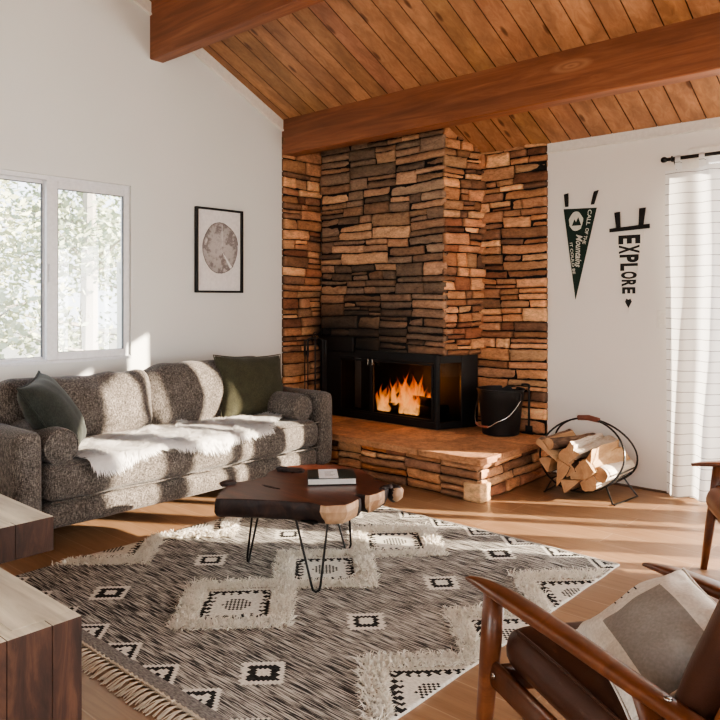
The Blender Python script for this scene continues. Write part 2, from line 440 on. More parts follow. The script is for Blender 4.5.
# upper skin closes the roof
vs = [b.verts.new(p) for p in ((XL-.3, YF-.3, zc(YF-.3)+.06), (XR+.3, YF-.3, zc(YF-.3)+.06), (XR+.3, YB+.3, zc(YB+.3)+.06), (XL-.3, YB+.3, zc(YB+.3)+.06))]
f = b.faces.new(vs)
for l in f.loops: l[cl] = (.5, .5, .5, 1)
struct('ceiling', b, M['ceil'])

# trims
b = nb()
box(b, -2.59, XR, YB-.02, YB, 2.50-.055, 2.515, .003); box(b, -2.59, XR, YB-.028, YB, 2.50-.062, 2.50-.05, .003)
struct('trim_1', b, M['trim'])
b = nb()
for (h0, h1, t) in ((-.005, -.10, .018), (-.088, -.102, .026)):
    for (ya, yb) in ((YF, 2.944), (3.06, 4.25)):
        pts = [(XL, ya, zc(ya)+h0), (XL, yb, zc(yb)+h0), (XL, yb, zc(yb)+h1), (XL, ya, zc(ya)+h1)]
        wallpoly(b, pts, (1, 0, 0), t)
bmesh.ops.recalc_face_normals(b, faces=b.faces)
struct('trim_2', b, M['trim'])
b = nb(); box(b, -2.56, DX0-.06, YB-.012, YB, 0, .014); struct('baseboard_back', b, plain('shadow gap wood', (.12, .07, .045), .7))

# beams
def beam(y0, y1, zb, label):
    b = nb()
    n = 40; rows = []
    for i in range(n+1):
        x = XL + (XR-XL)*i/n
        j = .004*noise.noise(Vector((x*2, y0, 0)))
        rows.append([b.verts.new(p) for p in ((x, y0, zb+j+.006), (x, y0+.008, zb+j), (x, y1-.008, zb+j), (x, y1, zb+j+.006), (x, y1, zc(y1)), (x, y0, zc(y0)))])
    for A, B in zip(rows, rows[1:]):
        for k in range(6): b.faces.new((A[k], A[(k+1) % 6], B[(k+1) % 6], B[k]))
    b.faces.new(rows[0][::-1]); b.faces.new(rows[-1])
    bmesh.ops.recalc_face_normals(b, faces=b.faces)
    return tag(obj('ceiling_beam', b, M['beam']), label, 'beam')
beam(4.25, 4.385, 2.587, 'long red-brown timber beam spanning in front of the stone chimney')
beam(2.944, 3.06, 3.095, 'timber ceiling beam meeting the white wall high above the window')
beam(.9, 1.02, 4.05, 'timber ceiling beam overhead nearest the camera, outside the view')

# ------------------------------------------------------------------ sliding window
w = empty('window_1', (XL-.05, 2.1, WZ0)); w['kind'] = 'structure'
fx0, fx1 = XL-.095, XL-.02
b = nb()
fo = .03
frame4(b, fx0, fx1, WY0, WY1, WZ0+.02, WZ1, fo, fo, .006, fo, .002)
box(b, fx0-.005, XL+.012, WY0+.001, WY1-.001, WZ0-.0, WZ0+.02, .003)
obj('window_frame', b, M['vinyl'], w)
def sash(y0, y1, x, wd=.045, wl=None, wr=None, z1=WZ1-fo, z0=WZ0+.02):
    b = nb()
    frame4(b, x-.02, x+.016, y0, y1, z0, z1, wl or wd, wr or wd, wd, wd, .003)
    s = obj('sash', b, M['vinyl'], w)
    b = nb()
    frame4(b, x-.006, x+.010, y0+(wl or wd), y1-(wr or wd), z0+wd, z1-wd, .006, .006, .002, .005, 0)
    g = obj('gasket', b, M['rubber'], s); g.location = (0, 0, 0)
    b = nb(); box(b, x-.004, x, y0+(wl or wd), y1-(wr or wd), z0+wd, z1-wd)
    obj('glass_pane', b, M['glass'], s)
sash(WY0+.03, 2.20, XL-.066, .022, wr=.03)
sash(2.178, WY1-fo, XL-.026, .05, wl=.075, wr=.022)
b = nb(); box(b, XL-.012, XL+.004, 2.19, 2.21, 1.44, 1.56, .004); obj('latch', b, M['vinyl'], w)

# ------------------------------------------------------------------ stone masonry
CHX0, CHX1, CHY = XL+.05, -3.262, 4.67
def split(x0, z0, x1, z1, out, rnd, hmax=.118, wmax=.5):
    w, h = x1-x0, z1-z0
    if h > hmax:
        if (w > .8 and h < .42 and rnd.random() < .6) or (w > .5 and h < .3 and rnd.random() < .5):
            t = rnd.uniform(.35, .65); xm = x0+w*t
            split(x0, z0, xm, z1, out, rnd, hmax, wmax); split(xm, z0, x1, z1, out, rnd, hmax, wmax); return
        t = rnd.uniform(.38, .62) if h > .3 else rnd.uniform(.32, .68)
        zm = z0+h*t
        split(x0, z0, x1, zm, out, rnd, hmax, wmax); split(x0, zm, x1, z1, out, rnd, hmax, wmax); return
    if w > wmax*rnd.uniform(.62, 1.25) or w > h*9:
        xm = x0+w*rnd.uniform(.3, .7)
        split(x0, z0, xm, z1, out, rnd, hmax, wmax); split(xm, z0, x1, z1, out, rnd, hmax, wmax); return
    if h > .078 and rnd.random() < .42:
        zm = z0+h*rnd.uniform(.35, .65)
        split(x0, z0, x1, zm, out, rnd, hmax, wmax); split(x0, zm, x1, z1, out, rnd, hmax, wmax); return
    out.append((x0, z0, x1, z1))

def masonry(b, cl, W, z0, z1, fn, pal, rnd, soot=None, depth=.05, hmax=.118, wmax=.5, dark=1.0, edge=True):
    """stones on a strip W wide; fn(u, z, d) -> world point, d = outward depth"""
    cells = []; split(0, z0, W, z1, cells, rnd, hmax, wmax)
    def warp(u, z):
        k = min(1, min(u, W-u)/.05) if edge else 1
        return u + .010*noise.noise(Vector((u*4, z*9, 3)))*k, z + .016*noise.noise(Vector((u*2.6, z*2.2, 7)))*min(1, max(0, (z-z0)/.06)) + .0
    for (a, c, d, e) in cells:
        gp = .0035
        u0, u1, v0, v1 = a+gp, d-gp, c+gp, e-gp
        if u1-u0 < .015 or v1-v0 < .01: continue
        out = depth*rnd.uniform(.2, 1.0)
        tilt = rnd.uniform(-.012, .012); tl2 = rnd.uniform(-.008, .008)
        col = rnd.choice(pal); t = rnd.uniform(.78, 1.22)*dark*1.42
        nu = max(3, int((u1-u0)/.022)); nv = max(3, int((v1-v0)/.016))
        sd = rnd.uniform(0, 50)
        cut = [rnd.uniform(0, .012) for _ in range(4)]
        G = []
        for i in range(nu+1):
            row = []
            for j in range(nv+1):
                s, q = i/nu, j/nv
                # distance to edge, metric
                du = min(s, 1-s)*(u1-u0); dv = min(q, 1-q)*(v1-v0)
                uu = u0+(u1-u0)*s; vv = v0+(v1-v0)*q
                if i == 0: uu += abs(noise.noise(Vector((sd, vv*40, 1))))*.008 + (cut[0] if q > .5 else cut[1])*abs(q-.5)
                if i == nu: uu -= abs(noise.noise(Vector((sd, vv*40, 2))))*.008 + (cut[2] if q > .5 else cut[3])*abs(q-.5)
                if j == 0: vv += abs(noise.noise(Vector((uu*14, sd, 3))))*.009
                if j == nv: vv -= abs(noise.noise(Vector((uu*14, sd, 4))))*.009
                dd = out + tilt*(s-.5)*2 + tl2*(q-.5)*2 + .010*noise.fractal(Vector((uu*9, vv*16, sd)), 1, 2, 3)
                rr = .012
                m_ = min(du, dv)
                if m_ < rr: dd -= .010*(1-m_/rr)**2
                uu, vv = warp(uu, vv)
                p = fn(uu, vv, dd)
                k = 1.0
                if soot: k = soot(p)
                row.append((b.verts.new(p), k))
            G.append(row)
        def face(q):
            f = b.faces.new([z[0] for z in q]); f.smooth = True
            for l, z in zip(f.loops, q): l[cl] = (col[0]*t*z[1], col[1]*t*z[1], col[2]*t*z[1], 1)
        for i in range(nu):
            for j in range(nv): face((G[i][j], G[i+1][j], G[i+1][j+1], G[i][j+1]))
        # skirts back to the wall
        rim = [(i, 0) for i in range(nu)] + [(nu, j) for j in range(nv)] + [(i, nv) for i in range(nu, 0, -1)] + [(0, j) for j in range(nv, 0, -1)]
        back = []
        for (i, j) in rim:
            s, q = i/nu, j/nv; uu, vv = warp(u0+(u1-u0)*s, v0+(v1-v0)*q)
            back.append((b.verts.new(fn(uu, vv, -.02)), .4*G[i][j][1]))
        n = len(rim)
        for k in range(n):
            a_, b_ = G[rim[k][0]][rim[k][1]], G[rim[(k+1) % n][0]][rim[(k+1) % n][1]]
            face((a_, back[k], back[(k+1) % n], b_))
def cover(b, cl, pts, col=(.035, .024, .018)):
    f = b.faces.new([b.verts.new(p) for p in pts])
    for l in f.loops: l[cl] = (*col, 1)

PAL_W = [(.48, .35, .25), (.42, .30, .215), (.54, .41, .30), (.38, .255, .185), (.50, .38, .285), (.45, .335, .255), (.34, .255, .20), (.57, .45, .34), (.47, .345, .26)]
PAL_G = [(.42, .34, .28), (.46, .365, .295), (.36, .30, .255), (.48, .385, .305), (.39, .33, .28), (.43, .335, .265), (.34, .285, .24)]  # chimney front: soot greying and shade both mixed into these tones
def soot(p):
    # smoke marks where the opening meets the masonry
    dx = (p[0]-(-4.40))/.60; dz = (p[2]-.82)/.36
    k = math.exp(-(dx*dx+dz*dz))
    dx2 = (p[0]+3.9)/.9; dz2 = (p[2]-.9)/.75
    k2 = math.exp(-(dx2*dx2+dz2*dz2))
    n = .5+.9*noise.noise(Vector(p)*4)
    return max(.05, 1 - .95*k*min(1, .75+n*.4) - .22*k2)

fp = empty('fireplace', (-3.7, 4.6, 0), 'corner fireplace of stacked tan stone with raised hearth and glass firebox', 'fireplace')
rnd = random.Random(11)
# chimney breast : front face and canted right face
b = nb(); cl = b.loops.layers.color.new('tone')
Wf = CHX1-CHX0
masonry(b, cl, Wf, .875, 2.85, lambda u, z, d: Vector((CHX0+u, CHY-d+.02, z)), PAL_G, rnd, soot, .035)
e0 = Vector((CHX1, CHY-.005, 0)); e1 = Vector((-3.135, 5.06, 0)); dd_ = (e1-e0).normalized(); nn_ = Vector((dd_.y, -dd_.x, 0))
Ws = (e1-e0).length
masonry(b, cl, Ws, .875, 2.85, lambda u, z, d: e0+dd_*u+nn_*(d-.02)+Vector((0, 0, z)), PAL_W, rnd, None, .035, wmax=.26)
cover(b, cl, [(CHX0, CHY+.02, .88), (CHX1-.012, CHY+.02, .88), (CHX1-.012, CHY+.02, 2.9), (CHX0, CHY+.02, 2.9)])
q0, q1 = e0-nn_*.025, e1-nn_*.025
cover(b, cl, [(q0.x, q0.y+.02, .88), (q1.x, q1.y, .88), (q1.x, q1.y, 2.9), (q0.x, q0.y+.02, 2.9)])
cover(b, cl, [(CHX0, CHY+.0, .885), (CHX0, 5.05, .885), (-3.14, 5.05, .885), (CHX1, CHY, .885)])
# trim under the sloping ceiling
bmesh.ops.bisect_plane(b, geom=b.verts[:]+b.edges[:]+b.faces[:], plane_co=(0, YB, 2.5+.004), plane_no=(0, SL, 1), clear_outer=True)
chm = obj('chimney_breast', b, M['stone'], fp)
# right hand stone panel on the back wall
b = nb(); cl = b.loops.layers.color.new('tone')
masonry(b, cl, -2.59-(-3.22), .285, 2.6, lambda u, z, d: Vector((-3.22+u, YB-.03-d+.02, z)), PAL_W, rnd, None, .045, wmax=.4)
cover(b, cl, [(-3.22, YB-.012, .28), (-2.60, YB-.012, .28), (-2.60, YB-.012, 2.6), (-3.22, YB-.012, 2.6)])
cover(b, cl, [(-2.60, YB-.012, .28), (-2.60, YB, .28), (-2.60, YB, 2.6), (-2.60, YB-.012, 2.6)])
bmesh.ops.bisect_plane(b, geom=b.verts[:]+b.edges[:]+b.faces[:], plane_co=(0, YB, 2.5+.004), plane_no=(0, SL, 1), clear_outer=True)
obj('stone_panel', b, M['stone'], fp)
# left hand stone panel on the window wall
b = nb(); cl = b.loops.layers.color.new('tone')
def soot3(p): return 1-.75*math.exp(-((p[1]-4.72)/.12)**2-((p[2]-.95)/.35)**2)
masonry(b, cl, 4.72-4.245, .0, 2.75, lambda u, z, d: Vector((XL+.02+d, 4.245+u, z)), PAL_W, rnd, soot3, .04, wmax=.34)
cover(b, cl, [(XL+.012, 4.25, 0), (XL+.012, 4.72, 0), (XL+.012, 4.72, 2.75), (XL+.012, 4.25, 2.75)])
bmesh.ops.bisect_plane(b, geom=b.verts[:]+b.edges[:]+b.faces[:], plane_co=(0, YB, 2.5+.004), plane_no=(0, SL, 1), clear_outer=True)
obj('stone_panel', b, M['stone'], fp)
# hearth
HX1, HY0, HZ = -2.545, 4.03, .29
b = nb(); cl = b.loops.layers.color.new('tone')
masonry(b, cl, HX1-(XL+.02)+.0, .0, HZ-.045, lambda u, z, d: Vector((XL+.02+u, HY0-d+.01, z)), PAL_W+[(.5, .33, .2)], rnd, None, .030, hmax=.085, wmax=.62)
masonry(b, cl, YB-HY0, .0, HZ-.045, lambda u, z, d: Vector((HX1-.01+d, HY0+u, z)), PAL_W+[(.5, .33, .2)], rnd, None, .030, hmax=.085, wmax=.62)
cover(b, cl, [(XL+.02, HY0+.02, 0), (HX1-.02, HY0+.02, 0), (HX1-.02, HY0+.02, HZ-.04), (XL+.02, HY0+.02, HZ-.04)])
cover(b, cl, [(HX1-.02, HY0+.02, 0), (HX1-.02, YB-.01, 0), (HX1-.02, YB-.01, HZ-.04), (HX1-.02, HY0+.02, HZ-.04)])
# squared corner block
def quoin(x0, x1, y0, y1, z0, z1, col):
    n0 = len(b.verts)
    vs = box(b, x0, x1, y0, y1, z0, z1, .008, 2)
    for f in set(f for v in vs for f in v.link_faces):
        for l in f.loops: l[cl] = (*col, 1)
quoin(HX1-.11, HX1+.025, HY0-.028, HY0+.10, 0, .118, (.80, .66, .50))
obj('hearth_base', b, M['stone'], fp)
b = nb(); cl = b.loops.layers.color.new('tone')
xs = [XL+.02, -4.2, -3.62, -3.02, HX1+.035]
ys = [[HY0-.04, 4.32, 4.66, 5.03], [HY0-.04, 4.28, 4.62, 5.03], [HY0-.045, 4.34, 4.69, 5.03], [HY0-.04, 4.27, 4.66, 5.03]]
for i in range(4):
    for j in range(3):
        n = 10; gp = .003
        x0, x1, y0, y1 = xs[i]+gp, xs[i+1]-gp, ys[i][j]+gp, ys[i][j+1]-gp
        col = rnd.choice([(.70, .52, .38), (.76, .57, .42), (.65, .48, .355)]); t = rnd.uniform(.9, 1.15)
        vs = box(b, x0, x1, y0, y1, HZ-.045, HZ, 0)
        fs = list(set(f for v in vs for f in v.link_faces))
        r = bmesh.ops.subdivide_edges(b, edges=list(set(e for f in fs for e in f.edges)), cuts=9, use_grid_fill=True)
        vv = set(v for f in b.faces for v in f.verts if x0-.001 <= v.co.x <= x1+.001 and y0-.001 <= v.co.y <= y1+.001)
        for v in vv:
            k = noise.noise(Vector((v.co.x*14, v.co.y*14, v.co.z*20)))
            if abs(v.co.y-(HY0-.04)) < .012: v.co.y += .012*k
            if abs(v.co.x-xs[-1]) < .012: v.co.x += .012*k
            if v.co.z > HZ-.002: v.co.z += .0025*noise.noise(v.co*6)-.002
        for f in b.faces:
            c = f.calc_center_median()
            if x0-.01 <= c.x <= x1+.01 and y0-.01 <= c.y <= y1+.01:
                f.smooth = False
                for l in f.loops: l[cl] = (col[0]*t, col[1]*t, col[2]*t, 1)
obj('hearth_slab', b, M['stone'], fp)
# firebox : black steel surround glazed on two sides
FX0, FX1, FZ0, FZ1 = XL+.06, -3.345, HZ, .885
s0 = Vector((FX1, 4.672, 0)); s1 = Vector((-3.195, 5.03, 0)); sd_ = (s1-s0).normalized(); sn_ = Vector((sd_.y, -sd_.x, 0)); sw = (s1-s0).length
fb = empty('firebox', (0, 0, 0)); fb.parent = fp
fb.location = (.0, .0, HZ)
b = nb()
box(b, FX0+.25, FX1-.028, 4.666, 4.70, FZ0, FZ0+.055, .003); box(b, FX0+.25, FX1-.028, 4.666, 4.70, FZ1-.07, FZ1, .003)
box(b, FX0, FX0+.25, 4.665, 4.70, FZ0, FZ1, .004)
box(b, FX1-.028, FX1, 4.665, 4.70, FZ0, FZ1, .004)
Ms = Matrix.Translation(s0) @ Matrix(((sd_.x, sn_.x, 0, 0), (sd_.y, sn_.y, 0, 0), (0, 0, 1, 0), (0, 0, 0, 1)))
for (a, c, d, e) in ((.028, sw-.16, FZ0, FZ0+.055), (.028, sw-.16, FZ1-.07, FZ1), (0, .028, FZ0, FZ1), (sw-.16, sw, FZ0, FZ1)):
    box(b, a, c, -.03, .003, d, e, .004, M=Ms)
# hood and soot shelf at the upper left
box(b, FX0-.02, FX0+.42, 4.645, 4.70, .86, 1.0, .01)
obj('firebox_frame', b, M['black_metal'], fb)
b = nb()
box(b, FX0+.2, FX1+.02, 5.0, 5.02, FZ0+.002, FZ1+.1); box(b, FX0+.1, FX0+.12, 4.70, 5.0, FZ0, FZ1); box(b, FX0+.1, FX1+.02, 4.70, 5.0, FZ1-.02, FZ1)
box(b, FX0+.1, FX1, 4.70, 5.0, FZ0+.002, FZ0+.03)
obj('fire_chamber', b, M['black_matte'], fb)
def door_pane(x0, x1):
    b = nb(); t = .018
    for (a, c, d, e) in ((x0+t, x1-t, FZ0+.058, FZ0+.058+t), (x0+t, x1-t, FZ1-.073-t, FZ1-.073), (x0, x0+t, FZ0+.058, FZ1-.073), (x1-t, x1, FZ0+.058, FZ1-.073)):
        box(b, a, c, 4.655, 4.675, d, e, .002)
    d_ = obj('glass_door', b, M['black_metal'], fb)
    b = nb(); box(b, x0+t, x1-t, 4.665, 4.669, FZ0+.058+t, FZ1-.073-t); obj('glass_pane', b, M['firebox_glass'], fb)
    return d_
xm = -4.02
for (a, c, hx) in ((FX0+.25, xm-.002, xm-.02), (xm+.002, FX1-.03, xm+.028)):
    door_pane(a, c)
    b = nb(); box(b, hx-.005, hx+.005, 4.632, 4.655, .765, .82, .002); obj('door_handle', b, M['steel'], fb)
b = nb(); box(b, .03, sw-.16, -.014, -.010, FZ0+.055, FZ1-.07, M=Ms); obj('side_glass', b, M['firebox_glass'], fb)
# logs burning
def logmesh(b, p0, p1, r, wedge=False, seed=0, n=12, mats=(0, 1)):
    p0, p1 = Vector(p0), Vector(p1); ax = (p1-p0).normalized(); up = Vector((0, 0, 1)); u = ax.cross(up).normalized(); w = u.cross(ax)
    rr = random.Random(seed); ang0 = rr.uniform(0, 6.28)
    shape = []
    if wedge:
        k = rr.choice([3, 3, 4]); base = sorted(rr.uniform(0, 1)*.35+i/k for i in range(k))
        for i in range(k):
            a0, a1 = base[i]*2*pi+ang0, base[(i+1) % k]*2*pi+ang0
            for t in (0, .33, .66):
                P = Vector((cos(a0), sin(a0)))*(1-t)+Vector((cos(a1), sin(a1)))*t
                if i == 0: P = P*(1+.22*sin(t*pi))
                shape.append(P*rr.uniform(.95, 1.12)*1.16)
    else:
        for i in range(n): shape.append(Vector((cos(2*pi*i/n), sin(2*pi*i/n)))*rr.uniform(.9, 1.08))
    m = 7; rings = []
    for j in range(m+1):
        c = p0.lerp(p1, j/m)+u*rr.uniform(-.004, .004)+w*rr.uniform(-.004, .004)
        rings.append([b.verts.new(c+(u*P.x+w*P.y)*r*(1+.05*noise.noise(Vector((P.x*3, P.y*3, j*.7+seed))))) for P in shape])
    ns = len(shape)
    for A, B in zip(rings, rings[1:]):
        for k in range(ns):
            f = b.faces.new((A[k], A[(k+1) % ns], B[(k+1) % ns], B[k]))
            f.material_index = mats[0] if (not wedge or k < 3) else mats[1]
    for rg in (rings[0][::-1], rings[-1]):
        f = b.faces.new(rg); f.material_index = 2
    return rings
b = nb()
for i in range(9): box(b, -3.98+i*.07, -3.97+i*.07, 4.74, 4.96, HZ+.03, HZ+.055)
box(b, -4.0, -3.4, 4.75, 4.765, HZ+.045, HZ+.062); box(b, -4.0, -3.4, 4.93, 4.945, HZ+.045, HZ+.062)
tag(obj('fire_grate', b, M['black_matte']), 'black iron grate under the burning logs', 'grate')
for i, (p0, p1, r, lb) in enumerate((((-3.98, 4.80, .40), (-3.46, 4.82, .40), .045, 'front charred log burning on the grate'), ((-3.95, 4.91, .40), (-3.42, 4.90, .41), .045, 'rear charred log burning on the grate'), ((-3.90, 4.88, .485), (-3.52, 4.83, .47), .038, 'charred log lying crosswise atop the two burning logs'))):
    b = nb(); logmesh(b, p0, p1, r, False, i+60); bmesh.ops.recalc_face_normals(b, faces=b.faces)
    tag(obj('burning_log', b, [M['charred']]*3, smooth=True), lb, 'log', 'logs on the fire')
# flames
def flame_mat():
    m = bpy.data.materials.new('flame'); m.use_nodes = True; nt = m.node_tree; nt.nodes.clear()
    o = N(nt, 'ShaderNodeOutputMaterial'); e = N(nt, 'ShaderNodeEmission'); t = N(nt, 'ShaderNodeBsdfTransparent'); mx = N(nt, 'ShaderNodeMixShader')
    a = N(nt, 'ShaderNodeVertexColor', layer_name='tone')
    sp = N(nt, 'ShaderNodeSeparateColor'); nt.links.new(a.outputs['Color'], sp.inputs[0])
    r = ramp(nt, [(0, (1.0, .50, .16)), (.25, (1, .33, .06)), (.6, (.95, .15, .015)), (1, (.5, .04, .01))]); nt.links.new(sp.outputs[0], r.inputs[0])
    nt.links.new(r.outputs[0], e.inputs['Color'])
    mp = mapping(nt, (16, 16, 7)); n = N(nt, 'ShaderNodeTexNoise', i_Scale=1.0, i_Detail=3.0, i_Distortion=1.0); nt.links.new(mp.outputs[0], n.inputs['Vector'])
    ml = N(nt, 'ShaderNodeMapRange'); ml.inputs[1].default_value = .3; ml.inputs[2].default_value = .65; nt.links.new(n.outputs['Fac'], ml.inputs[0])
    lw = N(nt, 'ShaderNodeLayerWeight', i_Blend=.5); inv = N(nt, 'ShaderNodeMath', operation='SUBTRACT'); inv.inputs[0].default_value = 1; nt.links.new(lw.outputs['Facing'], inv.inputs[1])
    pw = N(nt, 'ShaderNodeMath', operation='POWER'); pw.inputs[1].default_value = 2.2; nt.links.new(inv.outputs[0], pw.inputs[0])
    m1 = N(nt, 'ShaderNodeMath', operation='MULTIPLY'); nt.links.new(pw.outputs[0], m1.inputs[0]); nt.links.new(ml.outputs[0], m1.inputs[1])
    fd = N(nt, 'ShaderNodeMath', operation='SUBTRACT'); fd.inputs[0].default_value = 1.0; nt.links.new(sp.outputs[0], fd.inputs[1])
    m2 = N(nt, 'ShaderNodeMath', operation='MULTIPLY'); nt.links.new(m1.outputs[0], m2.inputs[0]); nt.links.new(fd.outputs[0], m2.inputs[1])
    e.inputs['Strength'].default_value = 1.8
    nt.links.new(m2.outputs[0], mx.inputs[0]); nt.links.new(t.outputs[0], mx.inputs[1]); nt.links.new(e.outputs[0], mx.inputs[2]); nt.links.new(mx.outputs[0], o.inputs[0])
    return m
M['flame'] = flame_mat()
b = nb(); cl = b.loops.layers.color.new('tone')
rf = random.Random(5)
for i in range(58):
    x = -4.01+.42*rf.random(); y = rf.uniform(4.74, 4.93); h = rf.uniform(.12, .38)*(1-.45*abs(x+3.78)/.3); r0 = rf.uniform(.02, .06); ph = rf.uniform(0, 6)
    rings = []; n = 10; m = 12
    for j in range(m+1):
        t = j/m; rr = r0*(sin(pi*min(1, t*.8+.22))**.8)*(1-t**2.5)+.0008
        cx = x+.035*t*sin(ph+t*5); cy = y+.02*t*cos(ph+t*4)
        rings.append([(b.verts.new((cx+rr*cos(2*pi*k/n), cy+rr*.7*sin(2*pi*k/n), .37+h*t)), t) for k in range(n)])
    for A, B in zip(rings, rings[1:]):
        for k in range(n):
            q = (A[k], A[(k+1) % n], B[(k+1) % n], B[k]); f = b.faces.new([z[0] for z in q]); f.smooth = True
            for l, z in zip(f.loops, q): l[cl] = (z[1], z[1], z[1], 1)
tag(obj('flames', b, M['flame']), 'orange and yellow flames rising off the logs in the firebox', 'fire', kind='stuff')

# fireplace tools beside the firebox
ft = empty('fireplace_tool_set', (-4.50, 4.46, HZ), 'black iron fireplace tools on a stand between sofa arm and firebox', 'fire tools')
cx, cy = -4.50, 4.46
b = nb(); lathe(b, [(.0, 0), (.09, 0), (.09, .012), (.03, .022), (0, .024)], (cx, cy, HZ)); obj('base', b, M['black_matte'], ft)
b = nb(); tube(b, [(cx, cy, HZ), (cx, cy, 1.0)], .007); tube(b, [(cx+.02*cos(a/8*2*pi), cy, 1.02+.02*sin(a/8*2*pi)) for a in range(8)], .004, closed=True); obj('pole', b, M['black_matte'], ft)
b = nb(); tube(b, spline([(cx-.11, cy-.02, .955), (cx-.06, cy, .985), (cx, cy, .985), (cx+.06, cy, .985), (cx+.11, cy+.02, .955)]), .005)
tube(b, spline([(cx, cy-.09, .955), (cx, cy-.04, .985), (cx, cy+.04, .985), (cx, cy+.09, .955)]), .005); obj('hook_rack', b, M['black_matte'], ft)
for nm, dx, dy in (('poker', -.11, -.02), ('shovel', .11, .02), ('brush', 0, -.09), ('tongs', 0, .09)):
    b = nb(); x, y = cx+dx, cy+dy
    tube(b, [(x, y, .40), (x, y, .97)], .005); tube(b, [(x, y, .82), (x, y, .86), (x, y, .97)], [.007, .011, .008])
    if nm == 'shovel': box(b, x-.045, x+.045, y-.006, y+.006, .32, .44, .005)
    if nm == 'brush': tube(b, [(x, y, .33), (x, y, .42)], [.03, .018])
    if nm == 'tongs': tube(b, [(x+.015, y, .97), (x+.02, y, .4)], .004)
    if nm == 'poker': tube(b, [(x, y, .42), (x, y, .36), (x-.03, y, .39)], .005)
    obj(nm, b, M['black_matte'], ft)

# ash bucket
bk = empty('ash_bucket', (-2.895, 4.86, HZ), 'black metal ash bucket with wire handle on the hearth', 'bucket')
b = nb(); c = (-2.89, 4.875, HZ)
lathe(b, [(.0, .012), (.128, .012), (.132, 0), (.140, .004), (.142, .02), (.165, .25), (.172, .265), (.178, .335), (.184, .34), (.184, .35), (.174, .35), (.167, .32), (.135, .02), (0, .018)], c, 40)
bucket = obj('pail', b, M['black_metal'], bk); autosmooth(bucket, 30)
b = nb()
pp = spline([(c[0]-.183, c[1]-.02, HZ+.27), (c[0]-.165, c[1]-.10, HZ+.17), (c[0]-.11, c[1]-.165, HZ+.085), (c[0]+.0, c[1]-.185, HZ+.075), (c[0]+.07, c[1]-.175, HZ+.115), (c[0]+.14, c[1]-.11, HZ+.165), (c[0]+.183, c[1]-.02, HZ+.27)])
tube(b, pp, .0035, 8); hd = obj('bail_handle', b, M['steel'], bk)
b = nb(); tube(b, pp[15:25], .009, 10); obj('grip', b, plain('dull red wooden grip', (.30, .10, .06), .5), hd)
for s in (-1, 1):
    b = nb(); box(b, c[0]+s*.176-.006, c[0]+s*.176+.006, c[1]-.02, c[1]+.02, HZ+.27, HZ+.325, .003); obj('ear', b, M['black_metal'], bk)
b = nb()
sx_ = -.035
c = (c[0]+sx_, c[1]+.0, c[2])
box(b, c[0]+.165, c[0]+.225, c[1]+.145, c[1]+.153, HZ+.005, HZ+.06, .003); tube(b, [(c[0]+.195, c[1]+.149, HZ+.03), (c[0]+.2, c[1]+.145, HZ+.36)], .009, 8)
box(b, c[0]+.150, c[0]+.245, c[1]+.12, c[1]+.155, HZ+.0, HZ+.012, .003)
tube(b, spline([(c[0]+.2, c[1]+.145, HZ+.34), (c[0]+.2, c[1]+.145, HZ+.372), (c[0]+.17, c[1]+.14, HZ+.378), (c[0]+.14, c[1]+.135, HZ+.374)]), .008, 8)
tag(obj('ash_shovel', b, M['black_matte']), 'black iron ash shovel standing upright behind the bucket', 'shovel')

# ------------------------------------------------------------------ sofa
SXF, SXB, SY0, SY1 = -3.70, -4.63, 1.555, 3.875
AW = .148
def soft(b, x0, x1, y0, y1, z0, z1, bev=.04, seg=4, bulge=.012, wr=.006, sc=5, cuts=0.07):
    """upholstered block : bevelled box, finely cut, puffed and wrinkled"""
    t = bmesh.new(); box(t, x0, x1, y0, y1, z0, z1)
    L = (x1-x0, y1-y0, z1-z0)
    # cut evenly
    for ax in range(3):
        n = max(2, int(abs(L[ax])/cuts)); lo = (x0, y0, z0)[ax]
        for i in range(1, n):
            co = [0, 0, 0]; no = [0, 0, 0]; co[ax] = lo+L[ax]*i/n; no[ax] = 1
            bmesh.ops.bisect_plane(t, geom=t.verts[:]+t.edges[:]+t.faces[:], plane_co=co, plane_no=no)
    c = Vector(((x0+x1)/2, (y0+y1)/2, (z0+z1)/2)); H = Vector((abs(L[0])/2, abs(L[1])/2, abs(L[2])/2))
    for v in t.verts:
        d = v.co-c
        # superellipse rounding at the borders
        q = Vector((max(0, abs(d.x)-(H.x-bev)), max(0, abs(d.y)-(H.y-bev)), max(0, abs(d.z)-(H.z-bev))))
        if q.length > bev:
            k = bev/q.length; q2 = q*k
            for a in range(3):
                if q[a] > 0: d[a] = math.copysign(H[a]-bev+q2[a], d[a])
        n = Vector((d.x/H.x, d.y/H.y, d.z/H.z))
        f = [(1-n[(a+1) % 3]**2)*(1-n[(a+2) % 3]**2) for a in range(3)]
        for a in range(3):
            if abs(n[a]) > .97: d[a] += math.copysign(bulge*max(0, f[a]), d[a])
        co = c+d
        co += Vector((noise.noise(co*sc), noise.noise(co*sc+Vector((9, 0, 0))), noise.noise(co*sc+Vector((0, 9, 0)))))*wr
        v.co = co
    me = bpy.data.meshes.new('tmp'); t.to_mesh(me); t.free(); b.from_mesh(me); bpy.data.meshes.remove(me)
def subsurf(o, n=1):
    m = o.modifiers.new('Subdivision', 'SUBSURF'); m.levels = n; m.render_levels = n; return o

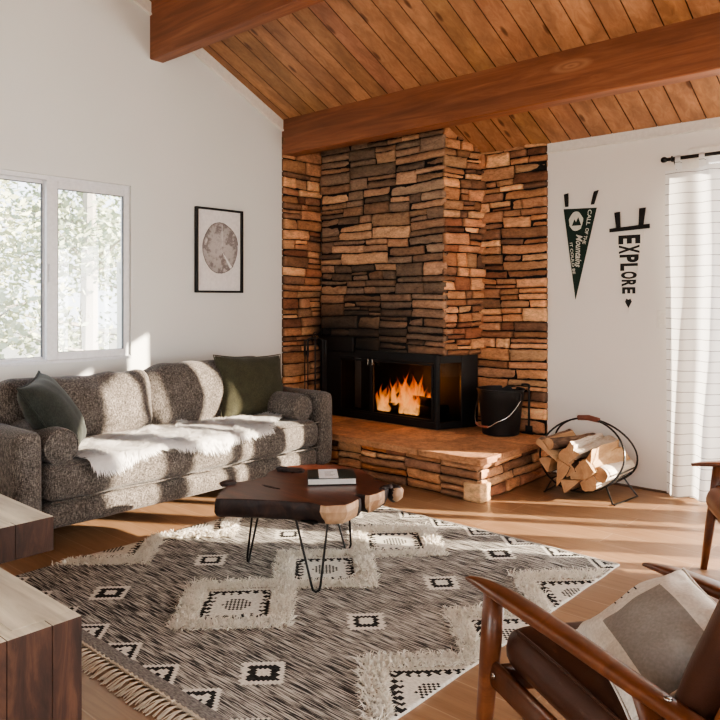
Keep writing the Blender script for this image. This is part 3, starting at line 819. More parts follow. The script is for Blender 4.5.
so = empty('sofa', (-4.15, 2.7, 0), 'long grey-brown tweed sofa with slim arms under the window', 'sofa')
for ya, yb, lb in ((SY0, SY0+AW, None), (SY1-AW, SY1, None)):
    b = nb(); soft(b, SXB, SXF, ya, yb, .10, .645, .035, bulge=.004, wr=.004, cuts=.05)
    subsurf(obj('arm', b, M['sofa'], so, True))
b = nb(); soft(b, SXB+.02, SXF-.02, SY0+AW-.01, SY1-AW+.01, .10, .245, .02, bulge=.006, wr=.004); subsurf(obj('base_rail', b, M['sofa'], so, True))
b = nb(); soft(b, SXB, SXB+.16, SY0+AW-.02, SY1-AW+.02, .12, .765, .04, bulge=.004, wr=.006); subsurf(obj('back_frame', b, M['sofa'], so, True))
b = nb(); soft(b, SXB+.12, SXF+.005, SY0+AW+.004, SY1-AW-.004, .25, .452, .055, bulge=.010, wr=.010, sc=3.5, cuts=.05); subsurf(obj('seat_cushion', b, M['sofa'], so, True))
b = nb()
for z in (.262, .44):
    tube(b, [(SXF+.004, SY0+AW+.03+i*.02, z-.004+.005*noise.noise(Vector((i*.3, z, 0)))) for i in range(100)], .005, 6)
obj('piping', b, M['sofa'], so)
for x in (SXF-.08, SXB+.08):
    for y in (SY0+.07, SY1-.07):
        b = nb(); tube(b, [(x, y, 0), (x, y, .11)], [.018, .026], 12); obj('leg', b, M['black_matte'], so)

def pillow_bm(w, h, t, n=26, corner=.10, wr=.008, seed=0, sag=0):
    """knife edge cushion in its own xz plane, thickness along y, bottom at z=0"""
    b = bmesh.new(); F = []
    for side in (1, -1):
        G = []
        for i in range(n+1):
            row = []
            for j in range(n+1):
                u, v = 2*i/n-1, 2*j/n-1
                prof = max(0, (1-abs(u)**2.6))**.55*max(0, (1-abs(v)**2.6))**.55
                # the sides pull in between the ears
                pu = 1-corner*(1-v*v)*(u*u); pv = 1-corner*(1-u*u)*(v*v)
                x = u*w/2*pv**0 * (1-corner*(1-abs(v)**2)*.0) ; z = v*h/2
                x = u*w/2*(1-corner*(1-v*v)*abs(u)**3); z = v*h/2*(1-corner*(1-u*u)*abs(v)**3)
                y = side*t/2*prof
                nn = noise.fractal(Vector((x*7, z*7, seed+side)), 1, 2, 3)
                rad = math.atan2(z, x); d = math.hypot(u, v)
                y += side*wr*nn*prof + side*wr*1.3*sin(rad*9+seed+4*nn)*max(0, d-.45)*prof**.5
                z -= sag*(1-u*u)*max(0, v)
                if side == -1 and (i in (0, n) or j in (0, n)): row.append(F[i][j]); continue
                row.append(b.verts.new((x, y, z+h/2)))
            G.append(row)
        if side == 1: F = G
        for i in range(n):
            for j in range(n):
                q = (G[i][j], G[i+1][j], G[i+1][j+1], G[i][j+1])
                b.faces.new(q if side == -1 else q[::-1])
    return b
def seam_bm(w, h, corner, r=.004, n=26):
    b = bmesh.new(); pts = []
    def P(u, v): return (u*w/2*(1-corner*(1-v*v)*abs(u)**3), 0, v*h/2*(1-corner*(1-u*u)*abs(v)**3)+h/2)
    for k in range(n): pts.append(P(-1+2*k/n, -1))
    for k in range(n): pts.append(P(1, -1+2*k/n))
    for k in range(n): pts.append(P(1-2*k/n, 1))
    for k in range(n): pts.append(P(-1, 1-2*k/n))
    tube(b, pts, r, 6, closed=True); return b
def pillow(name, w, h, t, loc, rz, lean, roll, m, label, cat, parent=None, **kw):
    """rz heading of the face normal (local -y), lean backwards, roll in its plane"""
    b = pillow_bm(w, h, t, **kw)
    Mx = Matrix.Translation(Vector(loc)) @ Matrix.Rotation(rz, 4, 'Z') @ Matrix.Rotation(-lean, 4, 'X') @ Matrix.Rotation(roll, 4, 'Y')
    bmesh.ops.transform(b, matrix=Mx, verts=b.verts)
    s = seam_bm(w, h, kw.get('corner', .1)); bmesh.ops.transform(s, matrix=Mx, verts=s.verts)
    if parent is None:
        e = empty(name, loc, label, cat)
        o = obj('cover', b, m, e, True); subsurf(o)
        obj('piping', s, m, e, True); return e
    o = obj(name, b, m, parent, True); subsurf(o); obj('seam', s, m, o, True); return o
# back cushions : box cushions that lean on the back frame
def back_cushion(y0, y1, lab, dx=0, top=.86, seed=0, bump=None):
    W = y1-y0; H = top-.44; T = .22
    b = nb(); soft(b, -T/2, T/2, -W/2, W/2, 0, H, .085, bulge=.035, wr=.022, sc=7.0, cuts=.045)
    rs = random.Random(seed)
    for v in b.verts:
        u = v.co.y/(W/2); k = max(0, v.co.z/H)
        v.co.z += .018*noise.noise(Vector((v.co.y*5+seed, 0, 1)))*k - .035*(1-u*u)*k*0.6 + .03*abs(u)**6*k
        v.co.x += .010*sin(v.co.y*22+seed+v.co.z*9)*k*abs(u)**2
        if bump and k > .3: v.co.z += bump[1]*math.exp(-((v.co.y-bump[0])/.10)**2)*k
    Mx = Matrix.Translation((-4.30+dx, (y0+y1)/2, .44)) @ Matrix.Rotation(R(-13), 4, 'Y')
    bmesh.ops.transform(b, matrix=Mx, verts=b.verts)
    e = empty('back_cushion', (-4.3, (y0+y1)/2, .44), lab, 'sofa cushion')
    subsurf(obj('cover', b, M['sofa'], e, True)); return e
back_cushion(1.70, 2.70, 'tweed back cushion of the sofa behind the dark green pillow', seed=1, top=.845)
back_cushion(2.69, 3.735, 'tweed back cushion of the sofa streaked with sunlight behind the sheepskin', seed=4, top=.875, bump=(.42, .012))

# round bolsters against the arms
def bolster(cy, x0, x1, r, label, z=.535):
    e = empty('bolster_pillow', (x1, cy, z-r), label, 'bolster')
    b = nb(); n = 28; m = 30; rings = []
    for j in range(m+1):
        t = j/m; x = x0+(x1-x0)*t; ed = min(t, 1-t)*m
        rr = r*(1-.10*max(0, 1-ed/2.2)**2)
        rings.append([b.verts.new((x, cy+rr*cos(2*pi*k/n)*(1+.02*noise.noise(Vector((x*9, k*.7, 0)))), z+rr*sin(2*pi*k/n)*.97)) for k in range(n)])
    for A, B in zip(rings, rings[1:]):
        for k in range(n): b.faces.new((A[k], A[(k+1) % n], B[(k+1) % n], B[k]))
    for rg, s, xx in ((rings[0], -1, x0), (rings[-1], 1, x1)):
        prev = rg
        for q, o_ in ((.85, .012), (.5, .020)):
            cur = [b.verts.new((xx+s*o_, cy+(v.co.y-cy)*q, z+(v.co.z-z)*q)) for v in rg]
            for k in range(n): b.faces.new((prev[k], prev[(k+1) % n], cur[(k+1) % n], cur[k]))
            prev = cur
        c_ = b.verts.new((xx+s*.022, cy, z))
        for k in range(n): b.faces.new((prev[k], prev[(k+1) % n], c_))
    bmesh.ops.recalc_face_normals(b, faces=b.faces)
    obj('cover', b, M['sofa'], e, True)
    b = nb(); tube(b, [(x1+.002, cy+r*.9*cos(a/24*2*pi), z+r*.88*sin(a/24*2*pi)) for a in range(24)], .006, 6, closed=True)
    obj('piping', b, M['sofa'], e, True)
bolster(3.615, -4.26, -3.775, .102, 'tweed bolster pillow against the sofa arm nearest the fireplace', .540)
bolster(1.815, -4.26, -3.755, .102, 'tweed bolster pillow against the shaded near arm of the sofa', .535)

pillow('green_pillow', .56, .49, .20, (-4.10, 3.45, .445), R(90-12), R(19), R(2), M['olive'], 'square olive green pillow leaning at the sunny far end of the sofa', 'pillow', corner=.09, seed=2, wr=.006)
pillow('green_pillow', .50, .50, .21, (-3.98, 2.03, .452), R(140), R(32), R(-6), M['olive2'], 'dark green piped pillow tilted against the near bolster', 'pillow', corner=.09, seed=6, wr=.006)

# sheepskin
def blade(b, p, d, L, w, side, droop, mi=0):
    """a tapering two piece yarn"""
    m = p+d*L*.55; e = p+d*L+Vector((0, 0, -droop*L))
    v = [b.verts.new(p-side*w), b.verts.new(p+side*w), b.verts.new(m+side*w*.8), b.verts.new(m-side*w*.8), b.verts.new(e)]
    f = b.faces.new((v[0], v[1], v[2], v[3])); f.material_index = mi
    f = b.faces.new((v[3], v[2], v[4])); f.material_index = mi
fu = empty('sheepskin_throw', (-4.0, 2.7, .45), 'long white sheepskin throw spread over the sofa seat', 'throw')
rs = random.Random(9)
def fur_pt(s, y):
    """s : distance from the back edge of the seat forwards; wraps over the front"""
    x = -4.30+s
    z = .462+.012*noise.noise(Vector((x*7, y*6, 0)))+.010*math.exp(-((x+4.0)/.2)**2)
    ex = -3.735
    if x > ex:
        k = x-ex; r = .05
        if k < r*1.57: a = k/r; return Vector((ex+r*sin(a)+.005, y, .462-r+r*cos(a)+.0))
        return Vector((ex+r+.012, y, .462-r-(k-r*1.57)))
    return Vector((x, y, z))
def fur_in(s, y):
    if y < 1.90 or y > 3.56: return False
    t = (y-1.90)/1.66
    n = .05*noise.noise(Vector((y*3.2, 1, 0)))+.025*noise.noise(Vector((y*9, 4, 0)))
    back = .04+.05*noise.noise(Vector((y*3, 8, 0))) + (.25*max(0, .12-t)/.12) + (.25*max(0, t-.9)/.1)
    front = .632+.55*n + .022*sin(t*13+.8) - .10*max(0, .04-t)/.04 - .30*max(0, t-.80)/.20
    return back < s < front
b = nb(); grid = {}
ns, ny = 46, 84
for i in range(ns+1):
    for j in range(ny+1):
        grid[i, j] = (i*.72/ns, 1.88+j*1.70/ny)
vv = {}
for i in range(ns):
    for j in range(ny):
        if all(fur_in(*grid[a]) for a in ((i, j), (i+1, j), (i+1, j+1), (i, j+1))):
            q = []
            for a in ((i, j), (i+1, j), (i+1, j+1), (i, j+1)):
                if a not in vv: vv[a] = b.verts.new(fur_pt(*grid[a]))
                q.append(vv[a])
            b.faces.new(q)
bmesh.ops.recalc_face_normals(b, faces=b.faces)
obj('hide', b, M['fur'], fu, True)
b = nb(); cnt = 0
while cnt < 42000:
    s, y = rs.uniform(0, .72), rs.uniform(1.88, 3.58)
    if not fur_in(s, y): continue
    p = fur_pt(s, y); p2 = fur_pt(s+.01, y); tan = (p2-p).normalized(); nrm = Vector((-tan.z, 0, tan.x)); nrm = nrm if nrm.z > 0 or nrm.x > 0 else -nrm
    cl_ = Vector((noise.noise(Vector((s*6, y*6, 2))), noise.noise(Vector((s*6, y*6, 9))), 0))
    d = (tan*(.75+cl_.x)+Vector((0, 1, 0))*(cl_.y*1.6+rs.uniform(-.35, .35))+nrm*rs.uniform(.3, .75)).normalized()
    L = rs.uniform(.028, .055); sd = d.cross(nrm).normalized()
    blade(b, p, d, L, rs.uniform(.0018, .0034), sd, .15 if s < .6 else .3); cnt += 1
tag(obj('wool', b, M['fur'], fu), kind='stuff')

# ------------------------------------------------------------------ rug
RX0, RX1, RY0, RY1 = -3.50, -1.42, 1.35, 3.53
rg = empty('area_rug', (-2.46, 2.44, 0), 'woven black and cream rug with shaggy diamonds and fringe', 'rug')
PX, PY = 1.04, .54; CX0, CY0 = -2.46, 1.965
DROWS = [0, 1, 2]
cell = .0115
nx, ny = int((RX1-RX0)/cell), int((RY1-RY0)/cell)
def rug_mi(x, y):
    # material index : 0 streaks 1 cream 2 black 3 grey
    if y < RY0+.055: return 3
    dye = min(y-RY0, RY1-y)
    # large diamonds
    for cx in (CX0-PX, CX0, CX0+PX):
        for r in DROWS:
            cy = CY0+r*PY; dx, dy = abs(x-cx), abs(y-cy); q = dx+dy
            if q < .225:
                s = (dx-dy)
                tooth = abs(((s*1.0+9)/.05) % 1-.5)*2
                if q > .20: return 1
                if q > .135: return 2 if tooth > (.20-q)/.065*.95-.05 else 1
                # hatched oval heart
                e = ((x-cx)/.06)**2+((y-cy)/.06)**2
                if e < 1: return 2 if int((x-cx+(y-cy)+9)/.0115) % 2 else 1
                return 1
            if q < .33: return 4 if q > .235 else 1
    # small diamonds between them
    for cx in (CX0-PX/2, CX0+PX/2):
        for cy in (1.665, 2.215, 2.745, 3.255):
            a, c = (x-cx), (y-cy); q = abs(a)+abs(c)
            st = .012*(int((a-c+9)/.02) % 2)
            if q < .102+st*.6:
                if .036 < q < .068+st: return 2
                return 1
    # chevron borders
    for (ya, sg) in ((1.505, 1), (3.385, -1)):
        for k in range(-5, 6):
            cx = CX0+.01+k*.245; dx = abs(x-cx); q = (ya-y)*sg+0 - dx
            if dx < .125 and -.0 < q < .13 and (ya-y)*sg < .125:
                st = .010*(int((dx+9)/.02) % 2)
                if .0 <= q < .022: return 1
                if .022 <= q < .045+st: return 2
                if q < .085: return 1
                if .085 <= q < .105+st: return 2 if dx < .03 else 0
    return 0
b = nb(); V = {}
for i in range(nx+1):
    for j in range(ny+1):
        x = RX0+(RX1-RX0)*i/nx; y = RY0+(RY1-RY0)*j/ny
        ed = .006*noise.noise(Vector((x*5, y*5, 0)))
        xx = x + (ed if i in (0, nx) else 0)
        V[i, j] = b.verts.new((xx, y, .011+.0035*noise.noise(Vector((x*3, y*3, 5)))))
for i in range(nx):
    for j in range(ny):
        f = b.faces.new((V[i, j], V[i+1, j], V[i+1, j+1], V[i, j+1])); f.smooth = True
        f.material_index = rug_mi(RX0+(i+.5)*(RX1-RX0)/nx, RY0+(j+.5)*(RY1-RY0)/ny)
be = [e for e in b.edges if len(e.link_faces) == 1]
r = bmesh.ops.extrude_edge_only(b, edges=be)
for v in r['geom']:
    if isinstance(v, bmesh.types.BMVert): v.co.z = .001
for f in b.faces:
    if abs(f.normal.z) < .1 or any(v.co.z < .002 for v in f.verts): f.material_index = 1
obj('woven_field', b, [M['rug'], M['rug_cream'], M['rug_black'], M['rug_grey'], yarn('shaded yarn at the roots', (.20, .18, .15), (.38, .34, .29))], rg)  # last yarn: cream darkened, shadow under the tufts painted into its colour
# shaggy outlines of the large diamonds
rs = random.Random(21)
def shag_diamond(cx, cy):
    b = nb(); n = 0
    while n < 7500:
        x, y = cx+rs.uniform(-.35, .35), cy+rs.uniform(-.35, .35)
        q = abs(x-cx)+abs(y-cy); n += 1
        if not (.222+rs.uniform(-.01, .01) < q < .33+rs.uniform(-.02, .02)): continue
        if x < RX0+.01 or x > RX1-.01: continue
        if y > CY0-.2 and any(False for _ in ()): continue
        for k in range(2):
            a = rs.uniform(0, 2*pi); el = rs.uniform(.35, 1.2)
            out = Vector((x-cx, y-cy, 0)).normalized()*.35
            d = (Vector((cos(a)*cos(el), sin(a)*cos(el), sin(el)))+out*.5).normalized()
            sd = d.cross(Vector((rs.uniform(-1, 1), rs.uniform(-1, 1), .3))).normalized()
            blade(b, Vector((x, y, .010)), d, rs.uniform(.030, .058), rs.uniform(.0014, .0028), sd, .35)
    tag(obj('shag_diamond', b, M['shag'], rg), kind='stuff')
for cx in (CX0-PX, CX0, CX0+PX):
    for r_ in DROWS: shag_diamond(cx, CY0+r_*PY)
# knotted fringe
def fringe(y, sg, name='fringe'):
    b = nb(); x = RX0+.012
    while x < RX1-.005:
        k = Vector((x, y-sg*.004, .012))
        tube(b, [k, k+Vector((0, sg*.014, 0))], [.006, .0075], 6)
        for q in range(7):
            dx = rs.uniform(-.016, .016); L = rs.uniform(.075, .105)
            pts = [k+Vector((0, sg*.012, 0)), k+Vector((dx*.6, sg*.045, .004)), k+Vector((dx+rs.uniform(-.006, .006), sg*L, -.009))]
            tube(b, spline(pts, 3), .0019, 4)
        x += .032
    tag(obj(name, b, M['fringe'], rg), kind='stuff')
fringe(RY0, -1)
b = nb()
tube(b, [(RX0+i*(RX1-RX0)/60, RY0-.004, .012+.002*sin(i)) for i in range(61)], .006, 6); obj('fringe_cord', b, M['fringe'], rg)

# ------------------------------------------------------------------ live edge coffee table
ct = empty('coffee_table', (-2.5, 2.45, .011), 'dark live-edge slab coffee table on black hairpin legs', 'coffee table')
top = [(-2.655, 2.00), (-2.735, 2.085), (-2.79, 2.167), (-2.825, 2.244), (-2.80, 2.31), (-2.80, 2.41), (-2.87, 2.50), (-2.895, 2.63), (-2.83, 2.76), (-2.72, 2.845), (-2.56, 2.855), (-2.41, 2.80), (-2.33, 2.73), (-2.29, 2.755), (-2.225, 2.71), (-2.185, 2.645),
       (-2.165, 2.56), (-2.168, 2.50), (-2.235, 2.485), (-2.236, 2.460), (-2.17, 2.445), (-2.15, 2.38), (-2.148, 2.315), (-2.20, 2.245), (-2.30, 2.235), (-2.35, 2.20), (-2.42, 2.165), (-2.50, 2.115), (-2.60, 2.045)]
# finer, slightly ragged outline
P = []
for i in range(len(top)):
    a, c = Vector(top[i]).to_3d(), Vector(top[(i+1) % len(top)]).to_3d()
    k = max(1, int((c-a).length/.022))
    for j in range(k):
        p = a.lerp(c, j/k); n_ = .006*noise.noise(p*22); p += Vector((n_, n_, 0)); P.append(p)
cen = sum(P, Vector())/len(P)
ZT, ZB = .422, .332
b = nb(); rings = []
for (z, ins, am) in ((ZT, .003, 0), (ZT-.004, 0, .001), (ZT-.03, -.002, .010), (ZT-.06, .004, .014), (ZB+.012, .018, .012), (ZB, .030, .006)):
    row = []
    for i, p in enumerate(P):
        t = (P[(i+1) % len(P)]-P[i-1]).normalized(); nrm = Vector((t.y, -t.x, 0))
        if nrm.dot(p-cen) < 0 and False: nrm = -nrm
        q = p+nrm*(ins) + nrm*am*noise.noise(Vector((p.x*16, p.y*16, z*30)))*1.4
        row.append(b.verts.new((q.x, q.y, z+(.004*noise.noise(Vector((p.x*9, p.y*9, z))) if z < ZT else 0))))
    rings.append(row)
n = len(P)
def sapzone(p):    # the cut faces on the sunny side
    return (p.x > -2.225 and 2.22 < p.y < 2.43) or (p.x > -2.23 and 2.495 < p.y < 2.64)
for A, B in zip(rings, rings[1:]):
    for k in range(n):
        f = b.faces.new((A[k], A[(k+1) % n], B[(k+1) % n], B[k])); f.smooth = True
        f.material_index = 2 if sapzone(P[k]) else 1
        f.smooth = not sapzone(P[k])
    if A is rings[0]:
        for k in range(n): pass
ft_ = b.faces.new(rings[0]); ft_.material_index = 0
fb_ = b.faces.new(rings[-1][::-1]); fb_.material_index = 1
bmesh.ops.recalc_face_normals(b, faces=b.faces)
bmesh.ops.triangulate(b, faces=[ft_, fb_])
obj('tabletop', b, [M['walnut'], M['bark'], M['sapwood']], ct)
# separate knuckle of wood past the notch and gnarled knots on the slab
b = nb(); bmesh.ops.create_icosphere(b, subdivisions=3, radius=1)
for v in b.verts:
    k = 1+.18*noise.noise(v.co*1.8); v.co = Vector((v.co.x*.045*k-2.225, v.co.y*.042*k+2.755, v.co.z*.042*k+.374))
for f in b.faces: f.smooth = True; f.material_index = 1 if f.normal.x > .35 and f.normal.z < .7 else 0
obj('knuckle', b, [M['bark'], M['sapwood']], ct)
b = nb()
for (x, y, z, sx, sy, sz) in ((-2.825, 2.20, .425, .03, .045, .014), (-2.79, 2.60, .424, .07, .05, .010), (-2.83, 2.56, .428, .035, .025, .016), (-2.62, 2.30, .421, .07, .012, .004), (-2.20, 2.66, .424, .02, .04, .010)):
    b = nb(); r = bmesh.ops.create_icosphere(b, subdivisions=3, radius=1)
    for v in r['verts']:
        k = 1+.5*noise.noise(v.co*2.5+Vector((x*9, y*9, 0))); v.co = Vector((x+v.co.x*sx*k, y+v.co.y*sy*k, z+v.co.z*sz*k))
    obj('knot', b, M['bark'], ct, True)
def hairpin(foot, t0, t1):
    b = nb(); f = Vector((*foot, .018)); a = Vector((*t0, ZB+.02)); c = Vector((*t1, ZB+.02)); w = (c-a).normalized()*.020
    pts = [a, f-w+Vector((0, 0, .03)), f-w*.7+Vector((0, 0, .008)), f, f+w*.7+Vector((0, 0, .008)), f+w+Vector((0, 0, .03)), c]
    tube(b, pts, .0055, 10)
    m_ = (a+c)/2; box(b, m_.x-.055, m_.x+.055, m_.y-.045, m_.y+.045, ZB-.006, ZB+.004, .002)
    obj('leg', b, M['black_rod'], ct)
hairpin((-2.80, 2.31), (-2.752, 2.36), (-2.688, 2.25))
hairpin((-2.285, 2.27), (-2.38, 2.23), (-2.27, 2.335))
hairpin((-2.552, 2.765), (-2.63, 2.70), (-2.52, 2.735))

# book
bk = empty('book', (-2.49, 2.55, ZT+.001), 'hardback book with black and white cover lying on the slab coffee table', 'book')
c0, c1, c2, c3 = [Vector((*p, 0)) for p in ((-2.677, 2.517), (-2.48, 2.665), (-2.327, 2.588), (-2.504, 2.431))]
ex = (c2-c3); ey = (c0-c3); ex_l, ey_l = ex.length, ey.length; ex.normalize(); ey = Vector((-ex.y, ex.x, 0))
ex.rotate(Matrix.Rotation(R(5), 3, 'Z')); ey = Vector((-ex.y, ex.x, 0))
Mb = Matrix(((ex.x, ey.x, 0, c3.x), (ex.y, ey.y, 0, c3.y), (0, 0, 1, ZT+.001), (0, 0, 0, 1)))
BW, BH, BT = .236, .19, .034
b = nb(); box(b, .003, BW-.003, .004, BH-.004, .004, BT-.004, .001, M=Mb); obj('page_block', b, M['page'], bk)
b = nb(); box(b, 0, BW, 0, BH, 0, .004, .001, M=Mb); box(b, 0, BW, 0, BH, BT-.004, BT, .001, M=Mb); box(b, 0, BW, BH-.004, BH, 0, BT, .001, M=Mb); obj('cover', b, M['cover_dark'], bk)
b = nb(); box(b, .055, .150, .001, BH-.001, BT, BT+.0006, M=Mb); obj('cover_panel', b, M['cover_white'], bk)
b = nb()
for i in range(4): box(b, .085, .085+(.04, .05, .032, .045)[i], .045+i*.026, .053+i*.026, BT+.0006, BT+.001, M=Mb)
obj('printed_lines', b, M['grey_ink'], bk)

# ------------------------------------------------------------------ reclaimed timber blocks at the near left
def block(name, x0, x1, y0, y1, z0, z1, label, nboards, legs):
    e = empty(name, ((x0+x1)/2, (y0+y1)/2, 0), label, 'side table')
    b = nb(); n = nboards; rr = random.Random(int(x0*100))
    # top : boards running along x
    w = (y1-y0)/n
    for i in range(n):
        a, c = y0+i*w+.001, y0+(i+1)*w-.001
        box(b, x0, x1-.0505, a, c, z1-.055, z1-rr.uniform(0, .002), .002, 2)
    obj('tabletop', b, M['blocktop'], e)
    b = nb()
    ys = [y0]; 
    while ys[-1] < y1-.16: ys.append(ys[-1]+rr.uniform(.07, .13))
    ys.append(y1)
    for a, c in zip(ys, ys[1:]): box(b, x1-.05, x1-rr.uniform(.0, .003)+.001, a+.0006, c-.0006, z0, z1-.0005, .002, 2)
    b.normal_update()
    for f in b.faces: f.material_index = 1 if f.normal.z > .6 else 0
    obj('side_boards', b, [M['blockside'], M['blocktop']], e)
    b = nb(); box(b, x0, x1-.051, y1-.05, y1-.001, z0, z1-.056, .004); box(b, x0, x1-.051, y0+.001, y0+.05, z0, z1-.056, .004); box(b, x0, x0+.05, y0+.051, y1-.051, z0, z1-.056, .004)
    if not legs: pass
    obj('apron', b, M['blockside'], e)
    for (lx, ly) in legs:
        b = nb(); box(b, lx-.045, lx+.045, ly-.045, ly+.045, 0, z1-.057, .005); obj('leg', b, M['blockside'], e)
block('timber_side_table', -2.62, -1.896, .30, .976, 0, .45, 'chunky reclaimed timber block table nearest the camera with a pale top', 4, [])
block('timber_side_table', -3.52, -2.852, .72, 1.348, .313, .45, 'lower-lit reclaimed timber table beside the near sofa arm', 4, [(-3.40, .85), (-3.40, 1.25), (-3.0, .85)])

# ------------------------------------------------------------------ wall things
# framed print of a tree slice
af = empty('framed_print', (XL, 3.585, 1.38), 'thin black frame with a grey tree-slice print on the white wall', 'picture')
ay0, ay1, az0, az1 = 3.335, 3.795, 1.378, 2.05
b = nb(); t = .017
frame4(b, XL, XL+.034, ay0, ay1, az0, az1, t, t, t, t, .0015)
obj('frame', b, M['black_rod'], af)
b = nb(); box(b, XL, XL+.012, ay0+t, ay1-t, az0+t, az1-t); obj('paper', b, M['paper'], af)
def slice_mat():
    m, nt, b = mat('inked tree rings')
    mp = mapping(nt, (1, 1, 1)); mp.inputs['Location'].default_value = (0, 0, 0)
    ln = N(nt, 'ShaderNodeVectorMath', operation='LENGTH'); nt.links.new(mp.outputs[0], ln.inputs[0])
    n = N(nt, 'ShaderNodeTexNoise', i_Scale=9.0, i_Detail=6.0, i_Roughness=.7); nt.links.new(mp.outputs[0], n.inputs['Vector'])
    mu = N(nt, 'ShaderNodeMath', operation='MULTIPLY_ADD'); mu.inputs[1].default_value = .05; nt.links.new(n.outputs['Fac'], mu.inputs[0]); nt.links.new(ln.outputs['Value'], mu.inputs[2])
    w = N(nt, 'ShaderNodeMath', operation='MULTIPLY'); w.inputs[1].default_value = 330; nt.links.new(mu.outputs[0], w.inputs[0])
    s = N(nt, 'ShaderNodeMath', operation='SINE'); nt.links.new(w.outputs[0], s.inputs[0])
    r = ramp(nt, [(.0, (.22, .20, .20)), (.45, (.50, .47, .46)), (1, (.66, .63, .62))]);
    mr = N(nt, 'ShaderNodeMapRange'); mr.inputs[1].default_value = -1; mr.inputs[2].default_value = 1; nt.links.new(s.outputs[0], mr.inputs[0]); nt.links.new(mr.outputs[0], r.inputs[0])
    r2 = ramp(nt, [(.3, (.45, .43, .43)), (.5, (.9, .88, .87)), (.7, (1.15, 1.12, 1.1))]); nt.links.new(n.outputs['Fac'], r2.inputs[0])
    nt.links.new(mixc(nt, r.outputs[0], r2.outputs[0], 1.0), b.inputs['Base Color']); b.inputs['Roughness'].default_value = .9
    return m
b = nb(); cy_, cz_ = 3.578, 1.735; pts = []
rim = []
for i in range(90):
    a = 2*pi*i/90; rr = .178*(1+.05*noise.noise(Vector((cos(a)*1.3, sin(a)*1.3, 2)))+.012*noise.noise(Vector((cos(a)*9, sin(a)*9, 2))))
    rim.append(Vector((XL+.0135, cos(a)*rr*.98, sin(a)*rr*1.13)))
# a wedge crack from the rim to the heart, lower right
def cr(a): return abs((a-R(-52)+pi) % (2*pi)-pi) < R(3.6)
cen_ = b.verts.new((XL+.0135, .01, -.02))
vs = [b.verts.new(p) for p in rim]
for i in range(90):
    a = 2*pi*(i+.5)/90
    if cr(a): continue
    b.faces.new((cen_, vs[i], vs[(i+1) % 90]))
for v in b.verts: pass
sl = obj('tree_slice', b, slice_mat()); sl.parent = af; sl.location = Vector((0, cy_, cz_))-Vector(af.location)
for v in sl.data.vertices: v.co.x -= 0
b = nb()
tube(b, [Vector((XL+.0138, cy_+p.y, cz_+p.z)) for p in rim[2:80]], [.0022+.0018*abs(noise.noise(Vector((i*.3, 0, 0)))) for i in range(78)], 5, flat=1)
for v in b.verts: v.co.x = XL+.0138+(v.co.x-XL-.0138)*.2
obj('ink_rim', b, plain('grey brown ink', (.10, .085, .08), .9), af)
sl.location = Vector((0, cy_, cz_))-Vector(af.location); sl.data.transform(Matrix.Translation((-XL*0, 0, 0)))
b = nb(); box(b, XL+.0140, XL+.0145, cy_+.012, cy_+.016, cz_+.02, cz_+.185); obj('pale_crack', b, M['paper'], af)
sl.location.x = -af.location.x

# text helper : glyphs as mesh, in local xy
def glyph_mesh(s, bold=0.0):
    cu = bpy.data.curves.new('t', 'FONT'); cu.body = s; cu.size = 1; cu.offset = bold; cu.align_x = 'CENTER'; cu.fill_mode = 'FRONT'; cu.resolution_u = 4
    o = bpy.data.objects.new('t', cu); C.objects.link(o)
    dg = bpy.context.evaluated_depsgraph_get(); dg.update()
    me = bpy.data.meshes.new_from_object(o.evaluated_get(dg)); bpy.data.objects.remove(o); bpy.data.curves.remove(cu)
    return me
def add_text(b, s, cx, cz, w, h, rot, y, bold=0.0, shear=0):
    """fit glyphs in a w x h box centred at (cx,cz) on the back wall, rot about the wall normal"""
    me = glyph_mesh(s, bold); xs = [v.co.x for v in me.vertices]; ys = [v.co.y for v in me.vertices]
    x0, x1, y0, y1 = min(xs), max(xs), min(ys), max(ys)
    n0 = len(b.verts); b.from_mesh(me); b.verts.ensure_lookup_table()
    for v in b.verts[n0:]:
        u = (v.co.x-(x0+x1)/2)/(x1-x0)*w; t = (v.co.y-(y0+y1)/2)/(y1-y0)*h
        u += shear*t
        v.co = Vector((cx+u*cos(rot)-t*sin(rot), y, cz+u*sin(rot)+t*cos(rot)))
    bpy.data.meshes.remove(me)
def strip(b, pts, y0, y1):
    vs = [b.verts.new((p[0], y0, p[1])) for p in pts]; f = b.faces.new(vs)
    r = bmesh.ops.extrude_face_region(b, geom=[f]); bmesh.ops.translate(b, verts=[v for v in r['geom'] if isinstance(v, bmesh.types.BMVert)], vec=(0, y1-y0, 0))
    bmesh.ops.recalc_face_normals(b, faces=b.faces)
YW = YB
# green pennant
pg = empty('pennant', (-2.37, YW, 1.33), 'dark green triangular felt pennant printed with white script beside the stone column', 'pennant')
b = nb(); strip(b, [(-2.462, 2.002), (-2.205, 1.992), (-2.368, 1.325)], YW-.008, YW-.003); obj('felt_triangle', b, M['felt_green'], pg)
for (xa, xb, dx) in ((-2.452, -2.422, -.006), (-2.252, -2.222, .028)):
    b = nb(); xa2, xb2 = xa+dx, xb+dx
    strip(b, [(xa+.004, 2.018), (xb-.002, 2.018), (xb2+.004, 2.118), (xa2, 2.112)], YW-.012, YW-.004); obj('strap', b, M['felt_black'], pg)
b = nb(); YT = YW-.0086
